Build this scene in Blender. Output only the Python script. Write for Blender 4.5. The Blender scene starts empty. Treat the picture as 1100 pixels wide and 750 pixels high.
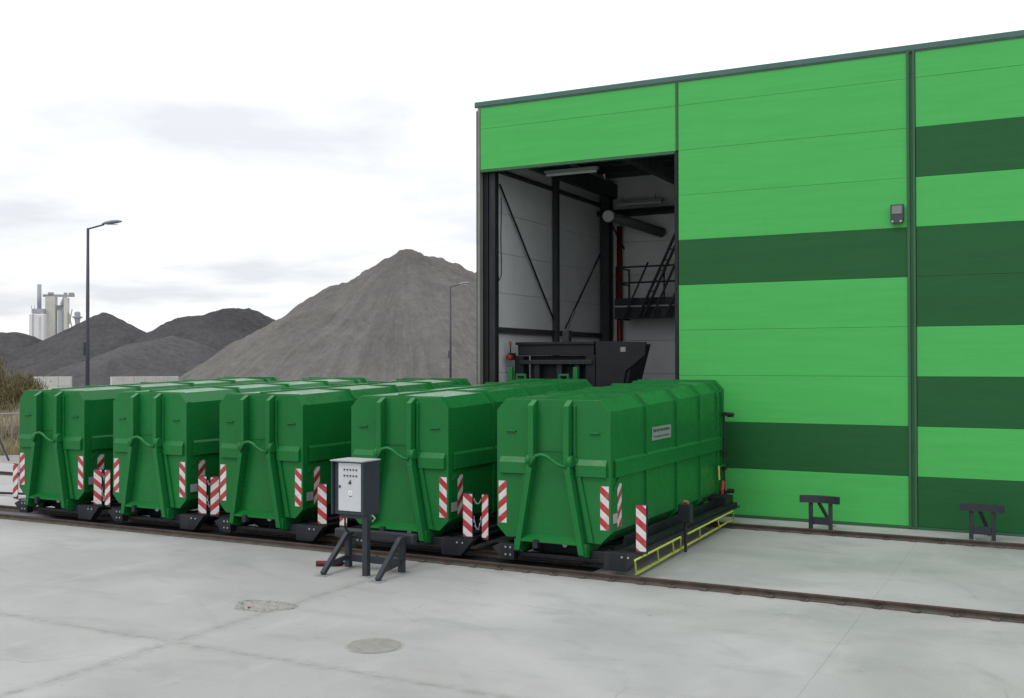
import bpy, bmesh, math, random
from mathutils import Vector, Matrix, noise as mnoise
random.seed(7)
SC = bpy.context.scene
COL = SC.collection
R = math.radians

# ------------------------------------------------------------------ camera
H = 3.871
YAW, PITCH, ROLL, FPX = -0.47981, 0.01221, -0.0015, 1124.8
cd = bpy.data.cameras.new('camera'); cam = bpy.data.objects.new('camera', cd); COL.objects.link(cam)
cd.sensor_fit = 'HORIZONTAL'; cd.sensor_width = 36.0; cd.lens = 36.0*FPX/1100.0
cd.clip_start = 0.1; cd.clip_end = 6000
fw = Vector((math.sin(YAW)*math.cos(PITCH), math.cos(YAW)*math.cos(PITCH), math.sin(PITCH)))
rt = Vector((math.cos(YAW), -math.sin(YAW), 0)); up = rt.cross(fw)
r2 = math.cos(ROLL)*rt + math.sin(ROLL)*up; u2 = -math.sin(ROLL)*rt + math.cos(ROLL)*up
cam.matrix_world = Matrix(((r2.x,u2.x,-fw.x,0),(r2.y,u2.y,-fw.y,0),(r2.z,u2.z,-fw.z,H),(0,0,0,1)))
SC.camera = cam
def at(px, py, dist):                      # direction of a photo pixel, at a ground distance
    d = fw + (px-550)/FPX*r2 - (py-375)/FPX*u2
    d = d/math.hypot(d.x, d.y)
    return Vector((0,0,H)) + d*dist

# ------------------------------------------------------------------ world: overcast
SUN_EL, SUN_AZ = R(52), R(205)             # azimuth measured from +Y clockwise: behind the camera, to the left
w = bpy.data.worlds.new('World'); SC.world = w; w.use_nodes = True
nt = w.node_tree; nt.nodes.clear()
def N(t, **k):
    n = nt.nodes.new(t)
    for a, b in k.items(): setattr(n, a, b)
    return n
L = nt.links.new
out = N('ShaderNodeOutputWorld'); mixs = N('ShaderNodeMixShader'); mixs.inputs[0].default_value = 0.93
sky = N('ShaderNodeTexSky'); sky.sky_type = 'NISHITA'; sky.sun_disc = False
sky.sun_elevation = SUN_EL; sky.sun_rotation = SUN_AZ; sky.dust_density = 2.0
b1 = N('ShaderNodeBackground'); b1.inputs['Strength'].default_value = 0.10
L(sky.outputs[0], b1.inputs['Color'])
tc = N('ShaderNodeTexCoord'); sep = N('ShaderNodeSeparateXYZ'); L(tc.outputs['Generated'], sep.inputs[0])
def M(op, a, b=None, clamp=False):
    n = N('ShaderNodeMath', operation=op); n.use_clamp = clamp
    for i, v in enumerate((a, b)):
        if v is None: continue
        if isinstance(v, (int, float)): n.inputs[i].default_value = v
        else: L(v, n.inputs[i])
    return n.outputs[0]
z = M('MAXIMUM', sep.outputs['Z'], 0.0); zz = M('ADD', z, 0.10)
cmb = N('ShaderNodeCombineXYZ'); L(M('DIVIDE', sep.outputs['X'], zz), cmb.inputs[0]); L(M('DIVIDE', sep.outputs['Y'], zz), cmb.inputs[1])
n1 = N('ShaderNodeTexNoise'); n1.inputs['Scale'].default_value = 0.85; n1.inputs['Detail'].default_value = 7; n1.inputs['Roughness'].default_value = 0.52
cmb.inputs[2].default_value = 9.1; L(cmb.outputs[0], n1.inputs['Vector'])
rp = N('ShaderNodeValToRGB'); L(n1.outputs['Fac'], rp.inputs[0])
rp.color_ramp.elements[0].position = 0.39; rp.color_ramp.elements[0].color = (1, 1, 1, 1)
rp.color_ramp.elements[1].position = 0.62; rp.color_ramp.elements[1].color = (0.685, 0.705, 0.74, 1)
b2 = N('ShaderNodeBackground'); L(rp.outputs[0], b2.inputs['Color'])
L(M('ADD', M('MULTIPLY', M('POWER', z, 0.8), 0.40), 1.0), b2.inputs['Strength'])
L(b1.outputs[0], mixs.inputs[1]); L(b2.outputs[0], mixs.inputs[2]); L(mixs.outputs[0], out.inputs[0])

sd = bpy.data.lights.new('sun', 'SUN'); sd.energy = 0.7; sd.angle = R(22); sd.color = (1.0, 0.97, 0.92)
sun = bpy.data.objects.new('sun', sd); COL.objects.link(sun)
sun.rotation_euler = Vector((math.sin(SUN_AZ)*math.cos(SUN_EL), math.cos(SUN_AZ)*math.cos(SUN_EL), math.sin(SUN_EL))).to_track_quat('Z', 'Y').to_euler()
sun.location = (0, 0, 60)
SC.view_settings.view_transform = 'Standard'; SC.view_settings.look = 'None'
SC.view_settings.exposure = 0.24; SC.view_settings.gamma = 1.0; SC.view_settings.use_curve_mapping = False

# ------------------------------------------------------------------ materials
class MT:
    def __init__(s, name, rough=0.6, metal=0.0, spec=0.5):
        m = bpy.data.materials.new(name); m.use_nodes = True; s.m = m; s.t = m.node_tree
        s.b = s.t.nodes['Principled BSDF']; s.b.inputs['Roughness'].default_value = rough
        s.b.inputs['Metallic'].default_value = metal; s.b.inputs['Specular IOR Level'].default_value = spec
        s.tc = s.t.nodes.new('ShaderNodeTexCoord')
    def n(s, t, **k):
        n = s.t.nodes.new(t)
        for a, b in k.items(): setattr(n, a, b)
        return n
    def set(s, sock, v):
        if hasattr(v, 'is_output'): s.t.links.new(v, sock)
        elif isinstance(v, (tuple, list)) and len(v) == 3 and sock.type == 'RGBA': sock.default_value = (*v, 1)
        else: sock.default_value = v
    def mth(s, op, a, b=None, clamp=False):
        n = s.n('ShaderNodeMath', operation=op); n.use_clamp = clamp
        s.set(n.inputs[0], a)
        if b is not None: s.set(n.inputs[1], b)
        return n.outputs[0]
    def co(s, kind='Object', scale=(1,1,1), rot=(0,0,0)):
        if kind == 'World':
            g = s.n('ShaderNodeNewGeometry').outputs['Position']
        else: g = s.tc.outputs[kind]
        mp = s.n('ShaderNodeMapping'); s.t.links.new(g, mp.inputs['Vector'])
        mp.inputs['Scale'].default_value = scale; mp.inputs['Rotation'].default_value = rot
        return mp.outputs[0]
    def noise(s, vec, scale, detail=5, rough=0.55, dist=0.0):
        n = s.n('ShaderNodeTexNoise'); s.t.links.new(vec, n.inputs['Vector'])
        n.inputs['Scale'].default_value = scale; n.inputs['Detail'].default_value = detail
        n.inputs['Roughness'].default_value = rough; n.inputs['Distortion'].default_value = dist
        return n.outputs['Fac']
    def ramp(s, f, pts):
        r = s.n('ShaderNodeValToRGB'); s.t.links.new(f, r.inputs[0]); e = r.color_ramp.elements
        while len(e) < len(pts): e.new(0.5)
        for el, (p, c) in zip(e, pts):
            el.position = p; el.color = (*c, 1) if isinstance(c, tuple) else (c, c, c, 1)
        return r.outputs[0]
    def mix(s, f, a, b, mode='MIX'):
        n = s.n('ShaderNodeMix', data_type='RGBA', blend_type=mode)
        s.set(n.inputs[0], f); s.set(n.inputs[6], a); s.set(n.inputs[7], b)
        return n.outputs[2]
    def col(s, c): s.set(s.b.inputs['Base Color'], c); return s
    def rough(s, r): s.set(s.b.inputs['Roughness'], r); return s
    def bump(s, h, strength=0.3, dist=0.02):
        n = s.n('ShaderNodeBump'); n.inputs['Strength'].default_value = strength; n.inputs['Distance'].default_value = dist
        s.t.links.new(h, n.inputs['Height']); s.t.links.new(n.outputs[0], s.b.inputs['Normal']); return s
def tint(c, k): return tuple(min(1, x*k) for x in c)
def paint(name, c, rough=0.4, var=0.12, dirt=None, dirt_amt=0.25, metal=0.0, nsc=1.5, spec=0.4, bmp=0.05):
    m = MT(name, rough, metal, spec)
    oi = m.n('ShaderNodeObjectInfo').outputs['Random']
    v = m.co('World')
    f = m.noise(v, nsc, 6); base = m.mix(m.ramp(f, [(0.3, 0.0), (0.7, 1.0)]), tint(c, 1-var), tint(c, 1+var))
    if dirt:
        st = m.noise(m.co('World', (3.0, 3.0, 0.35)), 2.2, 6, 0.6)
        g = m.mth('MULTIPLY', m.ramp(st, [(0.50, 0.0), (0.72, 1.0)]), dirt_amt)
        base = m.mix(g, base, dirt)
    if dirt:
        sc_ = m.noise(m.co('World', (1.0, 1.0, 2.5), (0.5, 0.3, 0.2)), 7.0, 8, 0.75, 2.0)
        base = m.mix(m.mth('MULTIPLY', m.ramp(sc_, [(0.66, 0.0), (0.70, 1.0)]), 0.16), base, dirt)
    base = m.mix(m.mth('MULTIPLY', oi, 0.10), base, tint(c, 0.7))
    base = m.mix(1.0, base, m.n('ShaderNodeObjectInfo').outputs['Color'], 'MULTIPLY')
    m.col(base)
    m.rough(m.ramp(m.noise(v, 4.0, 5), [(0.3, max(0.05, rough-0.08)), (0.7, min(1, rough+0.12))]))
    m.bump(m.noise(v, 2.2, 3), bmp, 0.02)
    return m.m

G_CONT = (0.0075, 0.146, 0.030)
M_cont = paint('container_paint', G_CONT, 0.29, 0.05, (0.026, 0.13, 0.042), 0.22, spec=0.26, bmp=0.0)
M_cart = paint('cart_paint', (0.015, 0.018, 0.023), 0.42, 0.2, (0.07, 0.06, 0.055), 0.30, spec=0.3)
M_stop = paint('stop_paint', (0.022, 0.028, 0.036), 0.45, 0.15, (0.08, 0.08, 0.08), 0.2)
M_black = paint('black_steel', (0.012, 0.013, 0.016), 0.5, 0.2)
M_dark = paint('dark_steel', (0.011, 0.0125, 0.016), 0.55, 0.2, spec=0.25)
M_yellow = paint('yellow_green_paint', (0.50, 0.56, 0.10), 0.5, 0.12, (0.2, 0.2, 0.1), 0.3)
M_rust = paint('rusty_rail', (0.050, 0.030, 0.024), 0.7, 0.35, (0.10, 0.05, 0.03), 0.5, nsc=5)
M_railweb = paint('grey_rail_web', (0.085, 0.075, 0.065), 0.75, 0.3, (0.12, 0.07, 0.05), 0.4, nsc=5)
M_steel = paint('galvanised', (0.42, 0.43, 0.44), 0.45, 0.1, metal=0.6)
M_white = paint('white_paint', (0.72, 0.73, 0.73), 0.45, 0.06)
M_cab = paint('cabinet_door', (0.52, 0.54, 0.57), 0.4, 0.05)
M_cabside = paint('cabinet_side', (0.032, 0.040, 0.055), 0.45, 0.1)
M_grey = paint('grey_trim', (0.33, 0.35, 0.35), 0.5, 0.1)
M_red = paint('red_paint', (0.36, 0.03, 0.03), 0.5, 0.2)
M_redpipe = paint('red_pipe', (0.16, 0.012, 0.022), 0.45, 0.1)
M_orange = paint('orange_lamp', (0.35, 0.12, 0.05), 0.4, 0.1)
M_liner = paint('liner_panel', (0.70, 0.725, 0.73), 0.5, 0.05)
M_roofdeck = paint('roof_deck', (0.55, 0.57, 0.57), 0.5, 0.08)
M_trimdark = paint('dark_green_trim', (0.030, 0.105, 0.050), 0.45, 0.08)
M_flash = paint('teal_flashing', (0.055, 0.135, 0.115), 0.4, 0.1)
M_cornert = paint('corner_trim', (0.20, 0.205, 0.185), 0.6, 0.2)
M_outer = paint('outer_grey', (0.10, 0.105, 0.10), 0.6, 0.15)
M_frame = paint('hall_steel', (0.035, 0.039, 0.044), 0.55, 0.15)
M_core = paint('wall_core', (0.025, 0.12, 0.045), 0.8, 0.1)
M_pole = paint('lamp_pole', (0.045, 0.047, 0.065), 0.5, 0.1)
M_rub = paint('rubber', (0.012, 0.012, 0.012), 0.8, 0.2)
M_wood = paint('weathered_post', (0.24, 0.22, 0.19), 0.9, 0.2)
M_block = paint('pale_blocks', (0.50, 0.50, 0.48), 0.9, 0.08, (0.28, 0.27, 0.25), 0.5, nsc=0.6)
M_plantw = paint('plant_white', (0.66, 0.67, 0.68), 0.6, 0.06)
M_plantb = paint('plant_beige', (0.54, 0.54, 0.50), 0.7, 0.12, nsc=0.3)
M_plantg = paint('plant_grey', (0.33, 0.35, 0.38), 0.7, 0.12, nsc=0.3)

def panel_mat(name, c):
    m = MT(name, 0.38, spec=0.22)
    sp = m.n('ShaderNodeSeparateXYZ'); m.t.links.new(m.co('World'), sp.inputs[0])
    lines = m.mth('ABSOLUTE', m.mth('SINE', m.mth('MULTIPLY', sp.outputs['Z'], math.pi/0.05)))
    n = m.noise(m.co('World', (0.5, 0.5, 6.0)), 1.2, 5)
    v2 = m.noise(m.co('World'), 0.35, 4)
    base = m.mix(m.ramp(n, [(0.3, 0.0), (0.7, 1.0)]), tint(c, 0.95), tint(c, 1.05))
    base = m.mix(m.mth('MULTIPLY', m.ramp(v2, [(0.4, 0.0), (0.7, 1.0)]), 0.10), base, tint(c, 0.8))
    st = m.noise(m.co('World', (6.0, 6.0, 0.25)), 1.3, 6)          # faint rain streaks
    base = m.mix(m.mth('MULTIPLY', m.ramp(st, [(0.55, 0.0), (0.75, 1.0)]), 0.10), base, tint(c, 0.75))
    m.col(base)
    m.bump(m.mth('ADD', m.mth('MULTIPLY', lines, 0.6), m.mth('MULTIPLY', v2, 0.8)), 0.18, 0.006)
    return m.m
M_pl = panel_mat('light_green_panel', (0.068, 0.420, 0.096))
M_pd = panel_mat('dark_green_panel', (0.014, 0.098, 0.028))

def stripe_mat(name, sign, axis='X', period=0.285, off=0.0):
    m = MT(name, 0.4)
    sp = m.n('ShaderNodeSeparateXYZ'); m.t.links.new(m.tc.outputs['Object'], sp.inputs[0])
    s = m.mth('ADD', sp.outputs['Z'], m.mth('MULTIPLY', sp.outputs[axis], sign*0.85))
    f = m.mth('FRACT', m.mth('DIVIDE', m.mth('ADD', s, 50.0+off), period))
    red = m.mth('GREATER_THAN', f, 0.5)
    dirt = m.noise(m.co('World'), 9.0, 4)
    c = m.mix(red, (0.62, 0.62, 0.60), (0.40, 0.018, 0.030))
    c = m.mix(m.mth('MULTIPLY', m.ramp(dirt, [(0.45, 0.0), (0.75, 1.0)]), 0.35), c, (0.2, 0.19, 0.17))
    m.col(c); return m.m
M_sR = stripe_mat('warning_stripes_falling', 1.0)
M_sL = stripe_mat('warning_stripes_rising', -1.0)
M_sY = stripe_mat('warning_stripes_side', 1.0, 'Y')
M_sY2 = stripe_mat('warning_stripes_side_b', -1.0, 'Y')

def concrete_mat():
    m = MT('yard_concrete', 0.75)
    v = m.co('World')
    big = m.noise(v, 0.22, 5, 0.55, 0.6); mid = m.noise(m.co('World', (0.5, 1.2, 1)), 1.1, 6, 0.6); fine = m.noise(v, 38, 4, 0.7)
    c = m.ramp(big, [(0.30, (0.262, 0.273, 0.266)), (0.50, (0.345, 0.353, 0.345)), (0.68, (0.44, 0.446, 0.438))])
    c = m.mix(m.mth('MULTIPLY', m.ramp(mid, [(0.52, 0.0), (0.72, 1.0)]), 0.55), c, (0.215, 0.230, 0.222))
    c = m.mix(m.mth('MULTIPLY', m.ramp(m.noise(m.co('World', (1.0, 0.35, 1)), 1.7, 6, 0.6), [(0.55, 0.0), (0.75, 1.0)]), 0.45), c, (0.47, 0.475, 0.468))
    c = m.mix(0.30, c, m.ramp(fine, [(0.2, 0.20), (0.8, 0.43)]), 'MIX')
    # small dark scuffs
    sc = m.noise(m.co('World', (0.9, 2.6, 1), (0, 0, 0.2)), 2.6, 3, 0.5, 1.5)
    c = m.mix(m.mth('MULTIPLY', m.ramp(sc, [(0.69, 0.0), (0.75, 1.0)]), 0.5), c, (0.20, 0.20, 0.19))
    # cement wash along the slab joints
    sp = m.n('ShaderNodeSeparateXYZ'); m.t.links.new(v, sp.inputs[0])
    wob = m.mth('MULTIPLY', m.mth('SUBTRACT', m.noise(v, 1.3, 4), 0.5), 0.25)
    def near(sock, x0, wdt):
        dd = m.mth('ABSOLUTE', m.mth('ADD', m.mth('SUBTRACT', sock, x0), wob))
        return m.mth('SUBTRACT', 1.0, m.mth('DIVIDE', dd, wdt), True)
    j = m.mth('MAXIMUM', near(sp.outputs['X'], JX[3], 0.20), near(sp.outputs['Y'], JY[2], 0.17))
    j = m.mth('MULTIPLY', j, m.ramp(m.noise(v, 5.0, 4), [(0.35, 0.15), (0.65, 1.0)]))
    c = m.mix(m.mth('MULTIPLY', j, 0.80), c, (0.225, 0.220, 0.20))
    # hairline cracks and faint tyre arcs
    vo = m.n('ShaderNodeTexVoronoi'); vo.feature = 'DISTANCE_TO_EDGE'; vo.inputs['Scale'].default_value = 0.16
    vx = m.n('ShaderNodeVectorMath', operation='ADD'); m.t.links.new(v, vx.inputs[0])
    nn = m.n('ShaderNodeTexNoise'); nn.inputs['Scale'].default_value = 0.9; nn.inputs['Detail'].default_value = 6; m.t.links.new(v, nn.inputs['Vector']); m.t.links.new(nn.outputs['Color'], vx.inputs[1])
    m.t.links.new(vx.outputs[0], vo.inputs['Vector'])
    cr = m.mth('MULTIPLY', m.mth('LESS_THAN', vo.outputs['Distance'], 0.0022), m.ramp(m.noise(v, 0.35, 3), [(0.50, 0.0), (0.60, 1.0)]))
    c = m.mix(m.mth('MULTIPLY', cr, 0.25), c, (0.16, 0.16, 0.15))
    wv = m.n('ShaderNodeTexWave'); wv.wave_type = 'RINGS'; wv.rings_direction = 'Z'; wv.inputs['Scale'].default_value = 0.35; wv.inputs['Distortion'].default_value = 1.5; wv.inputs['Detail'].default_value = 2
    mp2 = m.n('ShaderNodeMapping'); m.t.links.new(v, mp2.inputs['Vector']); mp2.inputs['Location'].default_value = (22, 3, 0); m.t.links.new(mp2.outputs[0], wv.inputs['Vector'])
    ty = m.mth('MULTIPLY', m.ramp(wv.outputs['Fac'], [(0.90, 0.0), (0.98, 1.0)]), m.ramp(m.noise(m.co('World', (0.6, 0.6, 1)), 0.8, 6, 0.7), [(0.50, 0.0), (0.72, 1.0)]))
    c = m.mix(m.mth('MULTIPLY', ty, 0.30), c, (0.20, 0.205, 0.20))
    # rust beside the rails
    rr = near(sp.outputs['Y'], 17.28, 0.30)
    c = m.mix(m.mth('MULTIPLY', m.mth('MULTIPLY', rr, m.ramp(m.noise(v, 3.0, 5), [(0.45, 0.0), (0.7, 1.0)])), 0.6), c, (0.20, 0.155, 0.12))
    m.col(c)
    m.rough(m.ramp(big, [(0.3, 0.55), (0.7, 0.85)]))
    m.bump(m.mth('ADD', fine, m.mth('MULTIPLY', mid, 2.0)), 0.25, 0.01)
    return m.m
JX = [-35.5, -27.3, -19.1, -10.88, -2.68, 5.5, 13.7]
JY = [-2.5, 4.2, 10.72, 17.22, 23.86]
M_conc = concrete_mat()

def soil_mat():
    m = MT('yard_soil', 0.95)
    v = m.co('World'); f = m.noise(v, 0.5, 6); g = m.noise(v, 6, 6, 0.7)
    c = m.ramp(f, [(0.3, (0.22, 0.205, 0.18)), (0.7, (0.36, 0.345, 0.315))])
    c = m.mix(0.4, c, m.ramp(g, [(0.3, 0.10), (0.7, 0.36)]))
    m.col(c).bump(g, 0.5, 0.05); return m.m
M_soil = soil_mat()
def gravel_mat(name, a, b, k, apex=(0, 0)):
    m = MT(name, 0.95, spec=0.2)
    v = m.co('Object'); f = m.noise(v, 0.09, 5, 0.5); g = m.noise(v, 1.2, 8, 0.75); st = m.noise(m.co('Object', (1, 1, 0.22)), 0.45, 7, 0.62, 0.4)
    c = m.mix(m.ramp(f, [(0.3, 0.0), (0.7, 1.0)]), a, b)
    c = m.mix(m.mth('MULTIPLY', m.ramp(st, [(0.5, 0.0), (0.72, 1.0)]), 0.5), c, k)
    pt = m.noise(m.co('World', (1, 1, 1.6)), 0.11, 6, 0.6, 1.0)
    c = m.mix(m.mth('MULTIPLY', m.ramp(pt, [(0.52, 0.0), (0.60, 1.0)]), 0.38), c, tint(a, 0.55))
    c = m.mix(0.42, c, m.ramp(g, [(0.25, tint(a, 0.45)), (0.75, tint(b, 1.7))]))
    sp = m.n('ShaderNodeSeparateXYZ'); m.t.links.new(m.co('World'), sp.inputs[0])      # rills running down from the crest
    dx = m.mth('SUBTRACT', sp.outputs['X'], apex[0]); dy = m.mth('SUBTRACT', sp.outputs['Y'], apex[1])
    an = m.mth('ARCTAN2', dx, m.mth('MULTIPLY', dy, -1.0)); ra = m.mth('SQRT', m.mth('ADD', m.mth('MULTIPLY', dx, dx), m.mth('MULTIPLY', dy, dy)))
    cb = m.n('ShaderNodeCombineXYZ'); m.t.links.new(m.mth('MULTIPLY', an, 16.0), cb.inputs[0]); m.t.links.new(m.mth('MULTIPLY', ra, 0.05), cb.inputs[1])
    rill = m.noise(cb.outputs[0], 1.3, 7, 0.7, 1.2)
    msk = m.ramp(m.noise(m.co('World'), 0.05, 3), [(0.38, 0.15), (0.62, 1.0)])
    c = m.mix(m.mth('MULTIPLY', m.mth('MULTIPLY', m.ramp(rill, [(0.42, 0.0), (0.68, 1.0)]), msk), 0.45), c, tint(a, 0.50))
    g = m.mth('ADD', g, m.mth('MULTIPLY', rill, 2.5))
    m.col(c).bump(m.mth('ADD', g, m.mth('MULTIPLY', st, 2.0)), 0.6, 0.5); return m.m
M_big = gravel_mat('brown_grey_gravel', (0.180, 0.170, 0.156), (0.150, 0.145, 0.139), (0.250, 0.240, 0.222), tuple(at(436, 270, 150))[:2])
M_mid = gravel_mat('dark_grey_gravel', (0.066, 0.065, 0.070), (0.085, 0.084, 0.087), (0.105, 0.104, 0.106), tuple(at(240, 330, 208))[:2])
M_low = gravel_mat('slate_gravel', (0.082, 0.081, 0.085), (0.100, 0.099, 0.102), (0.122, 0.121, 0.124))
def leaf_mat(name, cols):
    m = MT(name, 0.8, spec=0.15)
    at_ = m.n('ShaderNodeAttribute'); at_.attribute_name = 'shade'
    m.col(m.ramp(at_.outputs['Fac'], [(i/(len(cols)-1), c) for i, c in enumerate(cols)])); return m.m
M_dry = leaf_mat('dry_reed', [(0.26, 0.22, 0.145), (0.47, 0.41, 0.30), (0.62, 0.56, 0.43)])
M_olive = leaf_mat('olive_leaf', [(0.075, 0.070, 0.028), (0.140, 0.122, 0.055), (0.24, 0.195, 0.10)])
M_grass = leaf_mat('grass_blade', [(0.14, 0.14, 0.06), (0.30, 0.27, 0.15), (0.42, 0.37, 0.24)])

# ------------------------------------------------------------------ mesh helpers
class MB:
    def __init__(s): s.v = []; s.f = []
    def add(s, vs, fs):
        o = len(s.v); s.v += [tuple(v) for v in vs]; s.f += [tuple(i+o for i in f) for f in fs]; return s
    def box(s, x0, x1, y0, y1, z0, z1):
        return s.add([(x0,y0,z0),(x1,y0,z0),(x1,y1,z0),(x0,y1,z0),(x0,y0,z1),(x1,y0,z1),(x1,y1,z1),(x0,y1,z1)],
                     [(3,2,1,0),(4,5,6,7),(0,1,5,4),(1,2,6,5),(2,3,7,6),(3,0,4,7)])
    def prism(s, pts, a, b, ax='y'):       # polygon (two coords) extruded along an axis
        n = len(pts)
        def P(p, t): return (p[0], t, p[1]) if ax == 'y' else ((t, p[0], p[1]) if ax == 'x' else (p[0], p[1], t))
        return s.add([P(p, a) for p in pts]+[P(p, b) for p in pts],
                     [tuple(range(n-1, -1, -1)), tuple(range(n, 2*n))]+[(i, (i+1) % n, n+(i+1) % n, n+i) for i in range(n)])
    def loft(s, pa, pb):
        n = len(pa)
        return s.add(list(pa)+list(pb), [tuple(range(n-1, -1, -1)), tuple(range(n, 2*n))]+[(i, (i+1) % n, n+(i+1) % n, n+i) for i in range(n)])
    def tube(s, pts, r, n=8, cap=True):
        pts = [Vector(p) for p in pts]; rs = r if isinstance(r, (list, tuple)) else [r]*len(pts)
        o = len(s.v); ref = None
        for i, p in enumerate(pts):
            t = (pts[min(i+1, len(pts)-1)]-pts[max(i-1, 0)]).normalized()
            if ref is None: ref = Vector((0,0,1)) if abs(t.z) < 0.9 else Vector((1,0,0))
            u = t.cross(ref).normalized(); w_ = u.cross(t).normalized(); ref = w_
            for k in range(n):
                a = 2*math.pi*(k+0.5)/n
                s.v.append(tuple(p+(u*math.cos(a)+w_*math.sin(a))*rs[i]))
        for i in range(len(pts)-1):
            for k in range(n):
                a = o+i*n+k; b = o+i*n+(k+1) % n
                s.f.append((a, b, b+n, a+n))
        if cap:
            s.f.append(tuple(o+k for k in range(n-1, -1, -1))); q = o+(len(pts)-1)*n
            s.f.append(tuple(q+k for k in range(n)))
        return s
    def bar(s, a, b, wx, wz):              # rectangular bar between two points
        a = Vector(a); b = Vector(b); t = (b-a).normalized()
        ref = Vector((0,0,1)) if abs(t.z) < 0.95 else Vector((0,1,0))
        u = t.cross(ref).normalized(); v = u.cross(t).normalized()
        q = lambda p: [p-u*wx/2-v*wz/2, p+u*wx/2-v*wz/2, p+u*wx/2+v*wz/2, p-u*wx/2+v*wz/2]
        return s.loft(q(a), q(b))
    def lathe(s, prof, c=(0,0,0), ax='z', n=20):
        o = len(s.v)
        for r, h in prof:
            for k in range(n):
                a = 2*math.pi*k/n; x, y = r*math.cos(a), r*math.sin(a)
                p = (x, y, h) if ax == 'z' else ((x, h, y) if ax == 'y' else (h, x, y))
                s.v.append((c[0]+p[0], c[1]+p[1], c[2]+p[2]))
        m = len(prof)
        for i in range(m-1):
            for k in range(n):
                a = o+i*n+k; b = o+i*n+(k+1) % n; s.f.append((a, b, b+n, a+n))
        s.f.append(tuple(o+k for k in range(n-1, -1, -1))); s.f.append(tuple(o+(m-1)*n+k for k in range(n)))
        return s
    def build(s, name, mat, parent=None, bevel=0.0, smooth=False, loc=None):
        me = bpy.data.meshes.new(name); me.from_pydata(s.v, [], s.f)
        bm = bmesh.new(); bm.from_mesh(me); bmesh.ops.recalc_face_normals(bm, faces=bm.faces); bm.to_mesh(me); bm.free()
        me.materials.append(mat)
        if smooth:
            for p in me.polygons: p.use_smooth = len(p.vertices) == 4
        o = bpy.data.objects.new(name, me); COL.objects.link(o)
        if parent: o.parent = parent
        if loc: o.location = loc
        if bevel:
            b = o.modifiers.new('bevel', 'BEVEL'); b.width = bevel; b.segments = 2; b.limit_method = 'ANGLE'; b.angle_limit = R(35)
        return o
def share(src, name=None, parent=None, loc=(0,0,0), rotz=0.0):
    o = src.copy(); COL.objects.link(o); o.parent = parent
    o.location = loc; o.rotation_euler = (0, 0, rotz)
    return o
def thing(name, label, cat, loc=(0,0,0), rotz=0.0, group=None):
    o = bpy.data.objects.new(name, None); COL.objects.link(o); o.location = loc; o.rotation_euler = (0, 0, rotz); o.empty_display_size = 0.2
    return tag(o, label, cat, group)
def tag(o, label, cat, group=None):
    o['label'] = label; o['category'] = cat
    if group: o['group'] = group
    return o
def kind(o, k): o['kind'] = k; return o
def copy_tree(o, parent=None):
    c = o.copy(); COL.objects.link(c); c.parent = parent
    for ch in list(o.children): copy_tree(ch, c)
    return c

# ------------------------------------------------------------------ ground
def grid_sheet(name, x0, x1, y0, y1, n, z, mat):
    b = MB()
    b.add([(x0+(x1-x0)*i/n, y0+(y1-y0)*j/n, z) for j in range(n+1) for i in range(n+1)],
          [(j*(n+1)+i, j*(n+1)+i+1, (j+1)*(n+1)+i+1, (j+1)*(n+1)+i) for j in range(n) for i in range(n)])
    return b.build(name, mat)
ground = kind(grid_sheet('ground', -2600, 2600, -2400, 2800, 8, -0.14, M_soil), 'structure')
ground['label'] = 'bare dusty soil stretching behind the yard'
yard = kind(MB().box(-37.6, 30, -12, 26.8, -0.13, -0.003).build('concrete_yard', M_conc), 'structure')
yard['label'] = 'pale concrete yard in front of the green hall'
xs = [-37.5]+JX+[21.9, 29.9]; ys = [-11.9]+JY+[25.3]
for i in range(len(xs)-1):
    for j in range(len(ys)-1):
        g = 0.0022
        MB().box(xs[i]+g, xs[i+1]-g, ys[j]+g, ys[j+1]-g, -0.10, 0.0).build('concrete_slab', M_conc, yard)
for (x0, x1) in ((-37.5, -14.9),):
    for a, b in ((x0, -27.3), (-27.3, x1)):
        MB().box(a+0.006, b-0.006, 25.306, 26.75, -0.10, 0.0).build('concrete_slab', M_conc, yard)
MB().box(-14.8, 14.9, 25.306, 39.9, -0.10, 0.0).build('concrete_slab', M_conc, yard)

# rails
def make_rail(name, y, x0, x1, clips, label, rust=M_rust):
    t = thing(name, label, 'rail', (0, y, 0))
    MB().prism([(-0.07, 0.002), (0.07, 0.002), (0.07, 0.018), (0.012, 0.032), (-0.012, 0.032), (-0.07, 0.018)], x0, x1, 'x').build('rail_foot', M_railweb, t)
    MB().box(x0, x1, -0.011, 0.011, 0.030, 0.082).build('rail_web', M_railweb, t)
    MB().prism([(-0.034, 0.078), (0.034, 0.078), (0.036, 0.105), (0.026, 0.115), (-0.026, 0.115), (-0.036, 0.105)], x0, x1, 'x').build('rail_head', rust, t)
    c0 = b0 = None
    for k, x in enumerate(clips):
        if c0 is None:
            c0 = MB().prism([(-0.06, -0.11), (0.06, -0.11), (0.075, -0.035), (-0.075, -0.035)], 0.004, 0.040, 'z').build('rail_clip', M_railweb, t, 0.004); c0.location = (x, 0, 0)
            b0 = MB().lathe([(0.026, 0.036), (0.026, 0.06), (0.012, 0.06), (0.012, 0.075)], (0, -0.085, 0), n=6).build('bolt', M_rust, c0)
        else:
            c = share(c0, parent=t, loc=(x, 0, 0))
            if k % 2 == 0: share(b0, parent=c)
    return t
make_rail('rail', 17.28, -40, 20, [-12.6+0.56*k for k in range(24)], 'rusty steel rail crossing the yard in front of all the green containers')
make_rail('rail', 23.98, -36, 20, [-7.8+0.56*k for k in range(14)], 'rusty steel rail running close along the foot of the green hall')
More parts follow.
